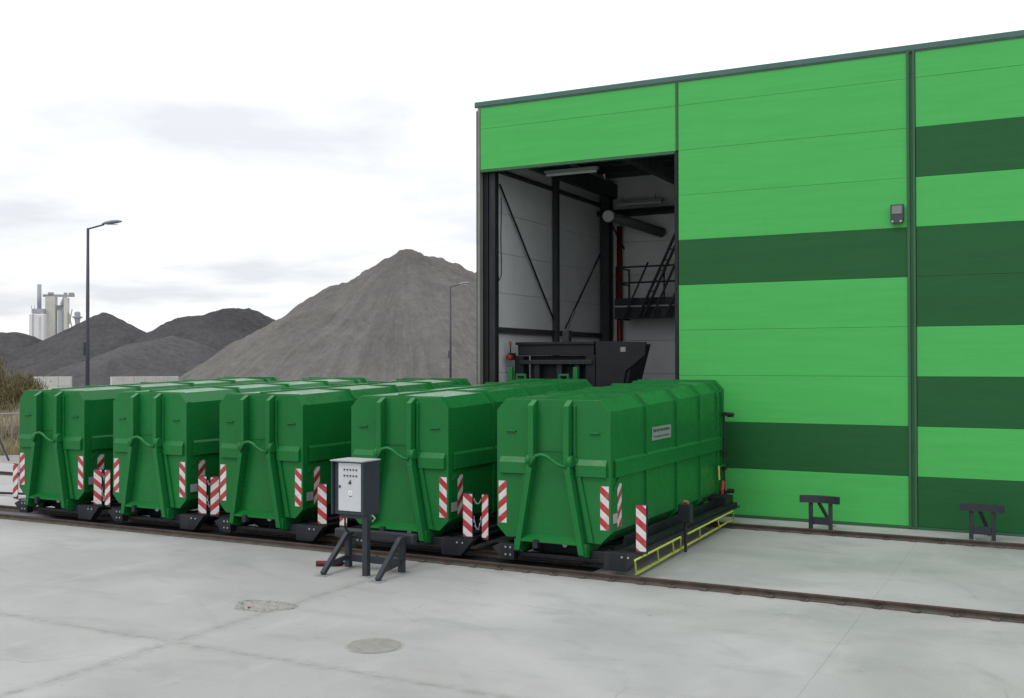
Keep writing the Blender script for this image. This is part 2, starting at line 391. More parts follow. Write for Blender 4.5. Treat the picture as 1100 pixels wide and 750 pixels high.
make_rail('rail', 18.30, -36, -8.0, [], 'brown rail behind the front rail, showing left of the leftmost cart')

tag(MB().box(-40, -7.6, 17.42, 18.20, 0.003, 0.012).build('cart_shade_strip', M_cart), 'flat dark strip painted as shade between the two rails beneath the carts', 'shade strip')  # flat dark strip painting the shade under the carts onto the ground

# ------------------------------------------------------------------ hall
W = 25.684; ZB = 0.069; PM = 1.15
zk = lambda k: ZB+PM*k
hall = thing('warehouse', 'tall industrial hall clad in light and dark green panels with a high open gateway', 'warehouse', (0, 0, 0))
ROOF = 11.05
def panels(x0, x1, rows):
    for k0, k1, m in rows:
        MB().box(x0+0.003, x1-0.003, W+random.uniform(-0.002, 0.002), W+0.07, zk(k0)+0.0025, zk(k1)-0.0025).build('wall_panel', m, hall, 0.004)
top = (ROOF-0.02-ZB)/PM
panels(-14.36, -8.63, [(8, 9, M_pl), (9, top, M_pl)])
panels(-8.56, -3.05, [(0, 1, M_pl), (1, 2, M_pd), (2, 3, M_pl), (3, 4, M_pl), (4, 5, M_pl), (5, 6, M_pd), (6, 7, M_pl), (7, 8, M_pl), (8, 9, M_pl), (9, top, M_pl)])
def bayC(a, b): panels(a, b, [(0, 1, M_pd), (1, 2, M_pl), (2, 3, M_pd), (3, 4, M_pl), (4, 5, M_pd), (5, 6, M_pd), (6, 7, M_pl), (7, 8, M_pd), (8, 9, M_pl), (9, top, M_pl)])
bayC(-2.86, 2.75); bayC(2.93, 8.6); bayC(8.78, 14.4)
# wall cores behind the panels (thin, dark in the joints), lined white inside
MB().box(-14.36, -8.63, W+0.073, W+0.10, zk(8), ROOF).build('wall_core', M_core, hall)
MB().box(-14.30, -8.63, W+0.103, W+0.135, zk(8)+0.05, ROOF-0.1).build('inner_lining', M_liner, hall)
MB().box(-8.55, 14.4, W+0.073, W+0.14, 0.0, ROOF).build('wall_core', M_core, hall)
MB().box(-8.5, 14.4, W+0.143, W+0.17, 0.0, ROOF-0.1).build('inner_lining', M_liner, hall)
for x in (-2.955, 2.84, 8.69):
    MB().box(x-0.095, x-0.035, W-0.035, W+0.07, 0.02, ROOF).build('joint_flashing', M_trimdark, hall, 0.006)
    MB().box(x+0.035, x+0.09, W-0.035, W+0.07, 0.02, ROOF).build('joint_flashing', M_trimdark, hall, 0.006)
    MB().box(x-0.034, x+0.034, W+0.01, W+0.07, 0.02, ROOF).build('joint_cover', M_core, hall)
MB().box(-8.627, -8.563, W-0.02, W+0.06, 8.35*PM-0.33, ROOF).build('joint_flashing', M_trimdark, hall, 0.004)
MB().box(-8.55, 14.4, W-0.012, W+0.06, 0.004, ZB-0.004).build('base_flashing', M_trimdark, hall)
MB().box(-14.53, 14.6, W-0.04, W+0.10, ROOF+0.003, ROOF+0.137).build('roof_flashing', M_flash, hall, 0.01)
MB().box(-14.53, 14.6, W-0.03, W+0.02, ROOF-0.02, ROOF).build('roof_drip', M_outer, hall)
# jambs of the gateway
MB().box(-14.44, -14.37, W-0.02, W+0.30, 0.0, ROOF-0.025).build('corner_trim', M_cornert, hall, 0.008)
MB().box(-14.50, -14.443, W+0.0, W+0.20, 0.0, ROOF-0.1).build('downpipe', M_outer, hall, 0.01)
MB().box(-14.36, -14.20, W+0.15, W+0.32, 0.0, 9.25).build('gate_jamb', M_dark, hall, 0.005)
MB().box(-14.18, -13.99, W+0.18, W+0.40, 0.0, 9.25).build('gate_guide', M_cart, hall, 0.005)
MB().box(-8.66, -8.57, W-0.02, W+0.40, 0.0, 9.24).build('gate_jamb', M_dark, hall, 0.005)
MB().box(-14.36, -8.63, W-0.01, W+0.15, 9.20, 9.262).build('lintel_flashing', M_trimdark, hall)
MB().box(-14.30, -8.68, W+0.20, W+0.60, 9.30, 9.75).build('gate_drum', M_dark, hall, 0.05)
# left side wall (white liner panels inside), girt, columns, braces
YB = 34.4
MB().box(-14.36, -14.25, W+0.33, 39.8, 0.0, ROOF).build('side_wall', M_outer, hall)
for a, b in ((W+0.34, 29.95), (29.96, YB)):
    MB().box(-14.24, -14.20, a, b, 0.01, 2.40).build('liner_panel', M_liner, hall, 0.003)
    for k in range(7):
        MB().box(-14.24, -14.20, a, b, 2.41+1.15*k, 2.40+1.15*(k+1)).build('liner_panel', M_liner, hall, 0.003)
MB().box(-14.19, -14.09, W+0.55, YB-0.05, 4.70, 4.86).build('girt', M_frame, hall)
MB().box(-14.19, -14.10, W+0.55, YB-0.05, 9.28, 9.40).build('girt', M_frame, hall)
def hcol(x, y, s=0.26, name='column'):
    b = MB(); h = s/2
    b.box(x-h, x+h, y-h, y-h+0.02, 0, 10.2); b.box(x-h, x+h, y+h-0.02, y+h, 0, 10.2); b.box(x-0.008, x+0.008, y-h+0.021, y+h-0.021, 0, 10.2)
    b.build(name, M_frame, hall)
hcol(-14.08, 30.1, 0.17); hcol(-13.98, 34.05, 0.34); hcol(-2.9, W+0.5, 0.3); hcol(-8.3, 33.95, 0.4); hcol(-2.9, 33.95, 0.4)
MB().tube([(-14.10, 26.35, 8.95), (-14.10, 29.95, 5.2)], 0.028, 6).build('wind_brace', M_black, hall)
MB().tube([(-14.10, 30.85, 4.95), (-14.10, 33.75, 7.6)], 0.028, 6).build('wind_brace', M_black, hall)
# back wall and right part of the hall
for a, b in ((-14.2, -8.3), (-8.29, -2.9), (-2.89, 4.0), (4.01, 14.2)):
    for k in range(9):
        MB().box(a, b-0.01, YB, YB+0.06, 0.01+1.15*k, 1.15*(k+1)).build('liner_panel', M_liner, hall, 0.003)
MB().box(-14.2, 14.3, YB+0.063, YB+0.15, 0, ROOF).build('back_wall', M_outer, hall)
MB().box(14.25, 14.4, W+0.18, YB-0.01, 0, ROOF).build('side_wall', M_liner, hall)
MB().box(-14.3, 14.3, 33.7, 34.35, 8.95, 9.12).build('eaves_beam', M_dark, hall)
# roof: deck, rafters along the depth, purlins, cross ties
for a, b in ((-14.4, -7.2), (-5.2, -0.2), (1.8, 14.4)):
    MB().box(a, b, W+0.14, YB+0.16, 10.72, 10.98).build('roof_deck', M_roofdeck, hall)
ms = MT('added_daylight'); tr = ms.n('ShaderNodeBsdfTranslucent'); tr.inputs['Color'].default_value = (0.8, 0.82, 0.82, 1)
ms.t.links.new(tr.outputs[0], ms.t.nodes['Material Output'].inputs['Surface'])
for a in (-7.2, -0.2): MB().add([(a, W+0.14, 10.9), (a+2.0, W+0.14, 10.9), (a+2.0, YB+0.16, 10.9), (a, YB+0.16, 10.9)], [(0, 1, 2, 3)]).build('added_daylight_sheet', ms.m, hall)  # translucent roof strips, out of view, added to let daylight into the hall
for x in (-13.8, -10.85, -8.0, -5, -2, 1, 4, 8):
    MB().box(x-0.11, x+0.11, W+0.2, YB-0.02, 9.60, 10.10).build('rafter', M_frame, hall)
for k in range(6):
    y = W+1.0+k*1.42
    MB().box(-14.2, 14.2, y-0.05, y+0.05, 10.42, 10.66).build('purlin', M_frame, hall)
    MB().box(-14.2, 14.2, y+0.5, y+0.53, 10.60, 10.70).build('deck_rib', M_frame, hall)
for a, b in (((-13.8, 26.6, 9.9), (-10.85, 29.6, 9.9)), ((-10.85, 26.6, 9.9), (-8.0, 29.6, 9.9)), ((-10.85, 30.6, 9.9), (-8.0, 33.6, 9.9))):
    MB().tube([a, b], 0.022, 6).build('roof_tie', M_frame, hall)
MB().tube([(-13.55, 34.2, 0.0), (-13.55, 34.2, 8.6)], 0.10, 12).build('red_pipe', M_redpipe, hall, smooth=True)
# loops of cable on the side wall
MB().tube([(-14.16, 26.55+0.02*math.sin(k), 8.6-0.25*k) for k in range(10)]+[(-14.16, 26.42, 6.2), (-14.16, 26.35, 6.45)], 0.012, 5).build('wall_cable', M_black, hall)

# tube lights under the roof, lamp by the column
for i, (x, y, z_, lab) in enumerate([(-12.6, 28.0, 9.41, 'long tube light under the hall roof near the gateway'), (-12.75, 34.0, 9.32, 'long tube light high on the back wall beam inside the hall')]):
    t = thing('tube_light', lab, 'light', (x, y, z_))
    MB().box(-0.85, 0.85, -0.09, 0.09, 0.04, 0.12).build('housing', M_grey, t, 0.01)
    MB().tube([(-0.8, 0, 0.0), (0.8, 0, 0.0)], 0.045, 10).build('diffuser', M_white, t)
    for s in (-0.6, 0.6): MB().tube([(s, 0, 0.12), (s, 0, 0.30)], 0.01, 5).build('hanger', M_dark, t)
t = thing('ventilation_duct', 'round grey duct with a pale disc end beside the inner column', 'duct', (0, 0, 0))
dv = [Vector((-13.32, 32.75, 8.76)), Vector((-12.75, 33.35, 8.58)), Vector((-12.0, 34.3, 8.30))]
MB().tube(dv, 0.17, 16).build('duct_tube', paint('duct_grey', (0.10, 0.105, 0.105), 0.5), t, smooth=True)
d0 = Vector((0.10, -1.0, -0.05)).normalized()
MB().tube([dv[0]+d0*0.18, dv[0]+d0*0.24], [0.205, 0.18], 20).build('end_disc', M_white, t)
MB().tube([dv[0]+Vector((0, 0.1, -0.2)), dv[0]+Vector((0.1, 1.05, -1.0))], 0.03, 6).build('bracket', M_dark, t)
# mezzanine walkway with steep ladder
t = thing('mezzanine_walkway', 'dark steel walkway with railing and sloping ladder on the back wall inside the hall', 'walkway', (0, 0, 0))
MB().box(-13.2, -8.4, 33.0, 34.3, 5.40, 5.60).build('deck', M_dark, t)
MB().box(-13.24, -8.4, 32.95, 32.99, 5.30, 6.00).build('fascia', M_cart, t)
MB().box(-13.24, -13.2, 32.99, 34.3, 5.30, 6.00).build('fascia', M_cart, t)
MB().box(-13.23, -8.4, 32.925, 32.945, 5.70, 5.75).build('light_strip', M_grey, t)
for x, y in ((-13.2, 33.0), (-13.2, 34.2), (-11.5, 33.0), (-9.8, 33.0)):
    MB().tube([(x, y, 6.0), (x, y, 7.05)], 0.03, 6).build('railing_post', M_black, t)
for z_ in (6.52, 7.05):
    MB().tube([(-13.2, 34.25, z_), (-13.2, 33.0, z_), (-8.4, 33.0, z_)], 0.03, 6).build('railing_bar', M_black, t)
for x, dx, z1, rr in ((-12.80, 0.85, 7.15, 0.035), (-12.30, 1.40, 8.25, 0.05), (-12.12, 1.40, 8.25, 0.05), (-11.80, 0.85, 7.2, 0.04), (-11.35, 0.85, 7.2, 0.05)):
    MB().tube([(x, 32.7, 5.35), (x+dx, 32.7, z1)], rr, 6).build('ladder_rail', M_black, t)
for k in range(8):
    f = k/8.0
    MB().box(-12.28+1.40*f, -12.12+1.40*f, 32.6, 32.8, 5.5+2.7*f, 5.53+2.7*f).build('ladder_step', M_black, t)

# compactor with hopper, just inside the gateway
t = thing('waste_compactor', 'dark waste compactor with side hopper and red lamp inside the gateway', 'compactor', (-12.4, 26.7, 0))
fb = MB()
MB().box(-1.30, 1.05, 0.0, 0.25, 4.05, 4.35).build('top_beam', M_dark, t, 0.01)
MB().box(-1.36, 1.08, -0.05, 0.30, 4.353, 4.43).build('top_plate', M_dark, t, 0.01)
MB().box(-1.25, 1.00, -0.03, 0.20, 3.80, 3.92).build('cross_beam', M_cart, t, 0.01)
for x in (-1.42, 0.80): MB().box(x, x+0.28, 0.02, 0.40, 0.0, 4.04).build('side_post', M_dark, t, 0.01)
for x in (-0.82, -0.12, 0.42): MB().box(x, x+0.16, 0.08, 0.30, 0.0, 3.79).build('guide_post', M_cart, t, 0.008)
MB().box(-1.05, 0.80, 0.31, 0.36, 0.0, 4.04).build('back_plate', M_dark, t)
MB().box(-1.30, 1.00, 0.37, 5.0, 0.3, 3.3).build('press_body', M_cart, t, 0.02)
MB().loft([(1.42, 0.05, 2.6), (1.95, 0.05, 3.0), (1.95, 1.1, 3.0), (1.42, 1.1, 2.6)], [(1.42, 0.05, 4.40), (2.32, 0.05, 4.36), (2.32, 1.1, 4.36), (1.42, 1.1, 4.40)]).build('hopper', M_dark, t, 0.01)
MB().prism([(1.12, 2.6), (1.80, 2.6), (2.00, 3.62), (2.55, 4.05), (2.58, 4.40), (1.12, 4.44)], -0.02, 0.045, 'y').build('hopper_plate', M_dark, t, 0.006)
MB().box(1.85, 2.00, -0.028, -0.021, 4.14, 4.27).build('data_plate', M_cornert, t)
MB().box(-1.62, -1.44, 0.0, 0.15, 3.92, 4.12).build('lamp_bracket', M_black, t)
MB().lathe([(0.04, -0.12), (0.085, -0.10), (0.085, 0.0), (0.05, 0.05)], (-1.56, 0.0, 4.0), 'y', 16).build('red_lamp', M_red, t)
MB().tube([(-1.57, 0.05, 4.12), (-1.57, 0.05, 4.35)], 0.02, 6).build('beacon_stem', M_black, t)
MB().lathe([(0.045, 4.35), (0.05, 4.42), (0.03, 4.47)], (-1.57, 0.05, 0), n=12).build('beacon', M_orange, t)
for x in (-1.13, 0.85):
    MB().box(x-0.05, x+0.08, -0.85, -0.75, 3.2, 3.72).build('green_docking_post', M_cont, t, 0.01)
for x in (-0.78, 0.52):
    b = MB(); b.box(x-0.15, x-0.10, -0.85, -0.77, 3.2, 3.54); b.box(x+0.10, x+0.15, -0.85, -0.77, 3.2, 3.54); b.box(x-0.099, x+0.099, -0.85, -0.77, 3.48, 3.54)
    b.build('green_docking_loop', M_cont, t, 0.006)
MB().box(-1.3, 1.0, -0.88, -0.70, 3.05, 3.22).build('green_docking_beam', M_cont, t, 0.01)
MB().box(0.05, 0.25, 0.1, 0.3, 4.43, 4.75).build('ram_head', M_black, t, 0.01)
MB().tube([(0.15, 0.2, 4.75), (0.30, 0.4, 5.3)], 0.03, 6).build('hose', M_black, t)

# floodlight on the facade
t = thing('floodlight', 'small dark floodlight fixed to the light green facade beside the joint', 'floodlight', (-3.26, W, 7.30))
MB().box(-0.13, 0.13, -0.06, 0.0, -0.22, 0.20).build('back_box', M_cabside, t, 0.01)
MB().loft([(-0.15, -0.061, -0.19), (0.15, -0.061, -0.19), (0.15, -0.061, 0.21), (-0.15, -0.061, 0.21)], [(-0.14, -0.16, -0.24), (0.14, -0.16, -0.24), (0.14, -0.10, 0.20), (-0.14, -0.10, 0.20)]).build('housing', M_cabside, t, 0.008)
MB().loft([(-0.11, -0.128, -0.02), (0.11, -0.128, -0.02), (0.11, -0.105, 0.17), (-0.11, -0.105, 0.17)], [(-0.11, -0.142, -0.02), (0.11, -0.142, -0.02), (0.11, -0.115, 0.17), (-0.11, -0.115, 0.17)]).build('glass', paint('lamp_glass', (0.16, 0.17, 0.18), 0.25), t)
for s in (-0.09, 0.09): MB().lathe([(0.025, -0.20), (0.03, -0.17), (0.03, -0.14)], (s, 0, -0.20), 'y', 10).build('bolt', M_steel, t)

# ------------------------------------------------------------------ green containers
CL = 7.25
def zt(y): return 3.165+0.20*y/CL
def oct_(w_, y, g=0.0, c=0.20, b=0.54):    # outline of the container section at depth y
    t_ = zt(y)+g; x = w_+g
    return [(-x+c, b-g), (x-c, b-g), (x, b-g+c), (x, t_-c*1.1), (x-c, t_), (-x+c, t_), (-x, t_-c*1.1), (-x, b-g+c)]
WB = 1.125
def make_container():
    root = thing('container', 'x', 'container')
    o0 = oct_(WB, 0.0); o1 = oct_(WB, CL)
    A = lambda o, y, idx: [(o[i][0], y, o[i][1]) for i in idx]
    # skins with thickness
    def skin(name, i, j, nx, nz, th=0.03):
        a, b = o0[i], o0[j]; c, d_ = o1[j], o1[i]
        y0, y1 = 0.032, CL-0.10
        outer = [(a[0], y0, a[1]), (b[0], y0, b[1]), (c[0], y1, c[1]), (d_[0], y1, d_[1])]
        inner = [(p[0]-nx*th, p[1], p[2]-nz*th) for p in outer]
        return MB().loft(outer, inner).build(name, M_cont, root)
    skin('side_wall', 2, 3, 1, 0); skin('side_wall', 6, 7, -1, 0)
    skin('roof_slope', 3, 4, .7, .7); skin('roof_slope', 5, 6, -.7, .7)
    skin('floor_slope', 1, 2, .7, -.7); skin('floor_slope', 7, 0, -.7, -.7)
    skin('floor', 0, 1, 0, -1)
    # roof: two gently pitched halves and a ridge bar
    r0, r1 = zt(0), zt(CL)
    for s in (-1, 1):
        e = WB-0.20
        MB().loft([(0, 0.032, r0+0.035), (s*e, 0.032, r0), (s*e, CL-0.1, r1), (0, CL-0.1, r1+0.035)],
                  [(0, 0.032, r0), (s*e, 0.032, r0-0.03), (s*e, CL-0.1, r1-0.03), (0, CL-0.1, r1)]).build('roof_panel', M_cont, root)
    MB().loft([(-0.05, 0.03, r0+0.028), (0.05, 0.03, r0+0.028), (0.03, 0.03, r0+0.062), (-0.03, 0.03, r0+0.062)],
              [(-0.05, CL-0.1, r1+0.028), (0.05, CL-0.1, r1+0.028), (0.03, CL-0.1, r1+0.062), (-0.03, CL-0.1, r1+0.062)]).build('ridge_bar', M_cont, root)
    # front panel with rim
    fo = oct_(WB+0.045, 0.0, 0.0)
    MB().prism(fo, -0.012, 0.028, 'y').build('front_panel', M_cont, root, 0.006)
    # ribs round the body
    def ring(name, y0, y1, g0, g1, w_=WB, skip_floor=True):
        i_ = oct_(w_, y0, g0); o_ = oct_(w_, y0, g1); b = MB()
        idx = [(1,2),(2,3),(3,4),(4,5),(5,6),(6,7),(7,0)]
        for p, q in idx:
            b.loft([(i_[p][0], y0, i_[p][1]), (i_[q][0], y0, i_[q][1]), (i_[q][0], y1, i_[q][1]), (i_[p][0], y1, i_[p][1])],
                   [(o_[p][0], y0, o_[p][1]), (o_[q][0], y0, o_[q][1]), (o_[q][0], y1, o_[q][1]), (o_[p][0], y1, o_[p][1])])
        return b.build(name, M_cont, root)
    for y in (1.90, 3.78, 5.42, 6.80): ring('rib', y-0.035, y+0.035, -0.005, 0.045)
    ring('front_frame', 0.031, 0.16, -0.004, 0.018)
    ring('rear_frame', CL-0.13, CL, -0.05, 0.060)
    # rear door
    MB().prism(oct_(WB, CL, -0.06), CL-0.09, CL-0.03, 'y').build('rear_door', M_cont, root)
    # longitudinal bands with sloped top, on the sides
    for s in (-1, 1):
        for y0, y1 in ((0.24, CL-0.16),):
            pr = lambda y: [(s*(WB+0.001), y, 1.72), (s*(WB+0.055), y, 1.74), (s*(WB+0.055), y, 2.03), (s*(WB+0.001), y, 2.075)]
            MB().loft(pr(y0), pr(y1)).build('side_band', M_cont, root, 0.004)
        MB().loft([(s*(WB+0.001), 0.20, 1.52), (s*(WB+0.03), 0.20, 1.52), (s*(WB+0.03), 0.22, 1.50), (s*(WB+0.001), 0.22, 1.50)],
                  [(s*(WB+0.001), 0.42, 1.72), (s*(WB+0.03), 0.42, 1.72), (s*(WB+0.03), 0.45, 1.70), (s*(WB+0.001), 0.45, 1.70)]).build('corner_gusset', M_cont, root)
    # front bands beside the posts
    for a, b in ((-1.09, -0.50), (0.50, 1.10)):
        pr = lambda x: [(x, -0.013, 1.74), (x, -0.075, 1.76), (x, -0.075, 1.97), (x, -0.013, 2.075)]
        MB().loft(pr(a), pr(b)).build('front_band', M_cont, root, 0.004)
    for x in (-0.86, 0.86): MB().prism([(-0.013, 2.575), (-0.060, 2.556), (-0.060, 2.548), (-0.013, 2.535)], x-0.10, x+0.10, 'x').build('step_strip', M_cont, root)
    # A-frame posts
    for s in (-1, 1):
        P = [(0.36, 3.155, 0.02), (0.365, 3.05, 0.20), (0.36, 2.15, 0.20), (0.40, 1.80, 0.22), (0.66, 0.34, 0.20), (0.67, 0.30, 0.14)]
        b = MB(); wd = 0.055
        for (xa, za, da), (xb, zb, db) in zip(P[:-1], P[1:]):
            b.loft([(s*(xa-wd), -0.013, za), (s*(xa+wd), -0.013, za), (s*(xa+wd), -da, za), (s*(xa-wd), -da, za)],
                   [(s*(xb-wd), -0.013, zb), (s*(xb+wd), -0.013, zb), (s*(xb+wd), -db, zb), (s*(xb-wd), -db, zb)])
        b.build('lifting_post', M_cont, root, 0.006)
        # flange behind each post, splaying to the foot
        MB().loft([(s*0.44, -0.013, 2.1), (s*0.52, -0.013, 2.1), (s*0.52, -0.06, 2.1), (s*0.44, -0.06, 2.1)],
                  [(s*0.74, -0.013, 0.56), (s*0.84, -0.013, 0.56), (s*0.84, -0.06, 0.56), (s*0.74, -0.06, 0.56)]).build('post_flange', M_cont, root, 0.004)
        MB().loft([(s*0.44, -0.013, 3.08), (s*0.49, -0.013, 3.08), (s*0.49, -0.05, 3.05), (s*0.44, -0.05, 3.05)],
                  [(s*0.44, -0.013, 2.1), (s*0.49, -0.013, 2.1), (s*0.49, -0.05, 2.1), (s*0.44, -0.05, 2.1)]).build('post_flange', M_cont, root, 0.004)
        # skid runner
        MB().prism([(-0.14, 0.305), (-0.02, 0.27), (0.35, 0.36), (0.6, 0.42), (CL-0.2, 0.42), (CL-0.2, 0.535), (-0.14, 0.535)], s*0.67-0.07, s*0.67+0.07, 'x').build('skid', M_cont, root, 0.008)
        MB().lathe([(0.10, -0.05), (0.12, -0.02), (0.12, 0.02), (0.10, 0.05)], (s*0.42, -0.12, 2.03), 'x', 14).build('bar_eye', M_cont, root)
    MB().tube([(-0.36, -0.22, 1.93), (-0.30, -0.26, 2.03), (-0.22, -0.27, 2.13), (-0.10, -0.27, 2.155), (0.02, -0.27, 2.12), (0.14, -0.26, 2.03), (0.25, -0.24, 1.965), (0.37, -0.22, 1.94)], 0.034, 8).build('hook_bar', M_cont, root, smooth=True)
    MB().box(-0.31, 0.31, -0.030, -0.013, 2.20, 2.225).build('cross_seam', M_cont, root)
    MB().loft([(-0.60, -0.013, 0.64), (0.60, -0.013, 0.64), (0.61, -0.19, 0.55), (-0.61, -0.19, 0.55)],
              [(-0.60, -0.013, 0.60), (0.60, -0.013, 0.60), (0.61, -0.19, 0.51), (-0.61, -0.19, 0.51)]).build('cross_ledge', M_cont, root, 0.004)
    # warning stickers and reflectors
    MB().box(-1.135, -0.965, -0.016, -0.0135, 0.80, 1.60).build('warning_sticker', M_sL, root)
    MB().box(0.965, 1.135, -0.016, -0.0135, 0.80, 1.60).build('warning_sticker', M_sR, root)
    for s in (-1, 1):
        x = s*(WB+0.0025)
        MB().box(min(x, x+s*0.004), max(x, x+s*0.004), 0.42, 0.62, 0.80, 1.60).build('warning_sticker', M_sY2, root)
        MB().box(min(x+s*.02, x+s*0.028), max(x+s*.02, x+s*0.028), 0.14, 0.36, 0.90, 1.08).build('reflector', M_grey, root)
        # rear corner fittings
        MB().tube([(s*(WB+0.10), CL-0.14, 0.62), (s*(WB+0.10), CL-0.14, 2.62)], 0.022, 8).build('latch_rod', M_black, root)
        for z_ in (0.66, 1.25, 1.62, 2.55):
            MB().box(min(s*(WB+0.062), s*(WB+0.15)), max(s*(WB+0.062), s*(WB+0.15)), CL-0.19, CL-0.06, z_, z_+0.10).build('latch_bracket', M_black, root, 0.01)
        for z_ in (0.74, 2.58):
            MB().tube([(s*(WB+0.15), CL-0.02, z_), (s*(WB+0.30), CL-0.02, z_)], [0.06, 0.05], 10).build('hinge_pin', M_dark, root)
        MB().box(min(s*(WB+0.10), s*(WB+0.14)), max(s*(WB+0.10), s*(WB+0.14)), CL-0.75, CL-0.2, 1.36, 1.40).build('latch_lever', M_cont, root)
        MB().tube([(s*(WB+0.14), CL-0.75, 1.40), (s*(WB+0.15), CL-0.74, 1.08)], 0.022, 8).build('lever_grip', M_yellow, root)
        MB().tube([(s*(WB+0.12), CL-0.40, 0.62), (s*(WB+0.13), CL-0.42, 0.80), (s*(WB+0.12), CL-0.32, 0.98), (s*(WB+0.1), CL-0.25, 0.82)], 0.035, 6).build('red_valve', M_red, root)
    return root
CX = [-22.05, -18.73, -15.40, -11.80, -8.37]
CN = ['leftmost of the row, beside the dry reeds', 'second from the left in the row', 'middle one of the row, left of the control cabinet',
      'fourth from the left, right behind the control cabinet', 'nearest the hall wall, with the yellow guard at its side']
c0 = make_container()
for i, x in enumerate(CX):
    o = c0 if i == 0 else copy_tree(c0)
    o.location = (x, 17.72, 0); o['label'] = 'green steel roll-off container, '+CN[i]; o['group'] = 'green containers on rail carts'
    FADE = [(1.0, 0.97, 1.0), (1.25, 1.06, 1.15), (0.9, 0.94, 0.9), (1.1, 1.02, 1.05), (1.3, 1.05, 1.1)][i]
    for ch in o.children: ch.color = (*FADE, 1.0)
    if i == 4:      # sign plate with unreadable dark lettering on the side that shows
        s = MB().box(WB+0.002, WB+0.014, 2.29, 3.44, 2.275, 2.55).build('name_plate', paint('plate_grey', (0.22, 0.26, 0.25), 0.5, 0.15), o, 0.004)
        for (y0, y1, z0, z1) in [(2.36, 3.36, 2.44, 2.50), (2.40, 3.30, 2.33, 2.365)]:
            y = y0
            while y < y1:
                wd = random.uniform(0.035, 0.075)
                MB().box(WB+0.0145, WB+0.017, y, y+wd, z0+random.uniform(0, .01), z1).build('lettering', M_cabside, s); y += wd+random.uniform(0.02, 0.04)

# ------------------------------------------------------------------ rail carts
def make_cart():
    t = thing('rail_cart', 'x', 'rail cart')
    Y0, Y1 = 0.22, 7.35
    MB().box(-0.75, 1.05, Y0+0.12, Y0+0.24, 0.185, 0.262).build('front_beam', M_cart, t, 0.01)
    MB().box(-0.57, 0.57, Y0+0.55, Y0+0.70, 0.22, 0.45).build('buffer_block', M_dark, t, 0.01); MB().box(0.75, 1.05, Y0+0.12, Y0+0.3, 0.263, 0.40).build('buffer_block', M_cart, t, 0.01)
    MB().prism([(1.06, 0.43), (1.78, 0.43), (1.50, 0.10), (1.06, 0.10)], Y0-0.02, Y0+0.16, 'y').build('end_bracket', M_cart, t, 0.008)
    MB().prism([(-0.76, 0.42), (-1.06, 0.42), (-1.24, 0.34), (-1.02, 0.12), (-0.76, 0.12)], Y0-0.02, Y0+0.16, 'y').build('end_bracket', M_cart, t, 0.008)
    for x, z_ in ((1.42, 0.36), (1.54, 0.36), (-0.84, 0.36), (-0.84, 0.22), (-0.94, 0.36), (-0.94, 0.22)):
        MB().lathe([(0.020, -0.012), (0.020, 0.0)], (x, Y0-0.02, z_), 'y', 8).build('bolt', M_steel, t)
    for x in (-0.86, 0.86): MB().box(x-0.10, x+0.10, Y0+0.45, Y1-0.15, 0.20, 0.385).build('long_beam', M_cart, t, 0.008)
    for y in (1.0, 2.6, 4.2, 5.8): MB().box(-0.755, 0.755, y, y+0.14, 0.18, 0.36).build('cross_beam', M_cart, t, 0.006)
    MB().box(-0.95, 1.02, Y1-0.14, Y1, 0.13, 0.415).build('rear_beam', M_cart, t, 0.01)
    MB().box(1.20, 1.62, Y0+0.17, Y1, 0.385, 0.425).build('side_deck', M_cart, t, 0.004)
    MB().prism([(1.16, 0.43), (1.22, 0.43), (1.22, 0.62), (1.18, 0.62)], 0.9, Y1, 'y').build('guide_rail', M_cart, t, 0.004)
    MB().box(1.40, 1.56, 0.5, Y1, 0.427, 0.50).build('cable_tray', M_dark, t, 0.006)
    MB().box(-1.32, -0.97, Y0+0.17, Y1, 0.385, 0.425).build('side_deck', M_cart, t, 0.004)
    for y, in ((0.58,), (6.26,)):
        for x in (-1.05, 0.92):
            wh = MB().lathe([(0.06, -0.05), (0.135, -0.05), (0.135, 0.02), (0.155, 0.025), (0.155, 0.045), (0.06, 0.05)], (0, 0, 0), 'x', 20).build('wheel', M_dark, t)
            wh.rotation_euler = (0, 0, math.pi/2); wh.location = (x if x > 0 else -0.42, y if y > 1 else 0.88, 0.115+0.155)
            MB().lathe([(0.045, -0.075), (0.045, 0.07)], (0, 0, 0), 'x', 12).build('hub', M_steel, wh)
    b = MB()                                # folded support rods seen under the container front
    MB().tube([(0.25, 0.3, 0.47), (-0.15, 0.9, 0.47)], 0.045, 8).build('push_rod', M_steel, t)
    MB().box(-0.30, -0.20, 0.05, 0.20, 0.41, 0.56).build('lug', M_cart, t)
    return t
def guard_plate(parent, x, y, mat, ang, flip):
    p = MB().box(-0.092, 0.092, -0.012, 0.0, -0.40, 0.42).build('warning_plate', mat, parent, 0.002)
    p.location = (x, y, 0.88); p.rotation_euler = (0, 0, ang)
    MB().box(-0.075 if not flip else -0.098, 0.098 if not flip else 0.075, 0.002, 0.022, -0.44, 0.44).build('backing', M_cabside, p, 0.002)
    b = MB().tube([(0.10*(-1 if flip else 1), 0.03, 0.42), (0.10*(-1 if flip else 1), 0.03, -0.44), (-0.20*(-1 if flip else 1), 0.03, -0.47)], 0.014, 6)
    b.build('bracket', M_dark, p)
    return p
cart0 = make_cart()
carts = []
LA = [R(0), R(-4), R(35), R(0), R(-22)]; RA = [R(32), R(24), R(26), R(14), R(4)]
XR = [1.66, 1.68, 1.70, 1.62, 1.76]; XL = [-1.28, -1.32, -1.28, -1.35, -1.42]
KN = ['leftmost container', 'second container from the left', 'middle container', 'container behind the control cabinet', 'container nearest the hall wall']
carts = [cart0]+[copy_tree(cart0) for _ in range(4)]
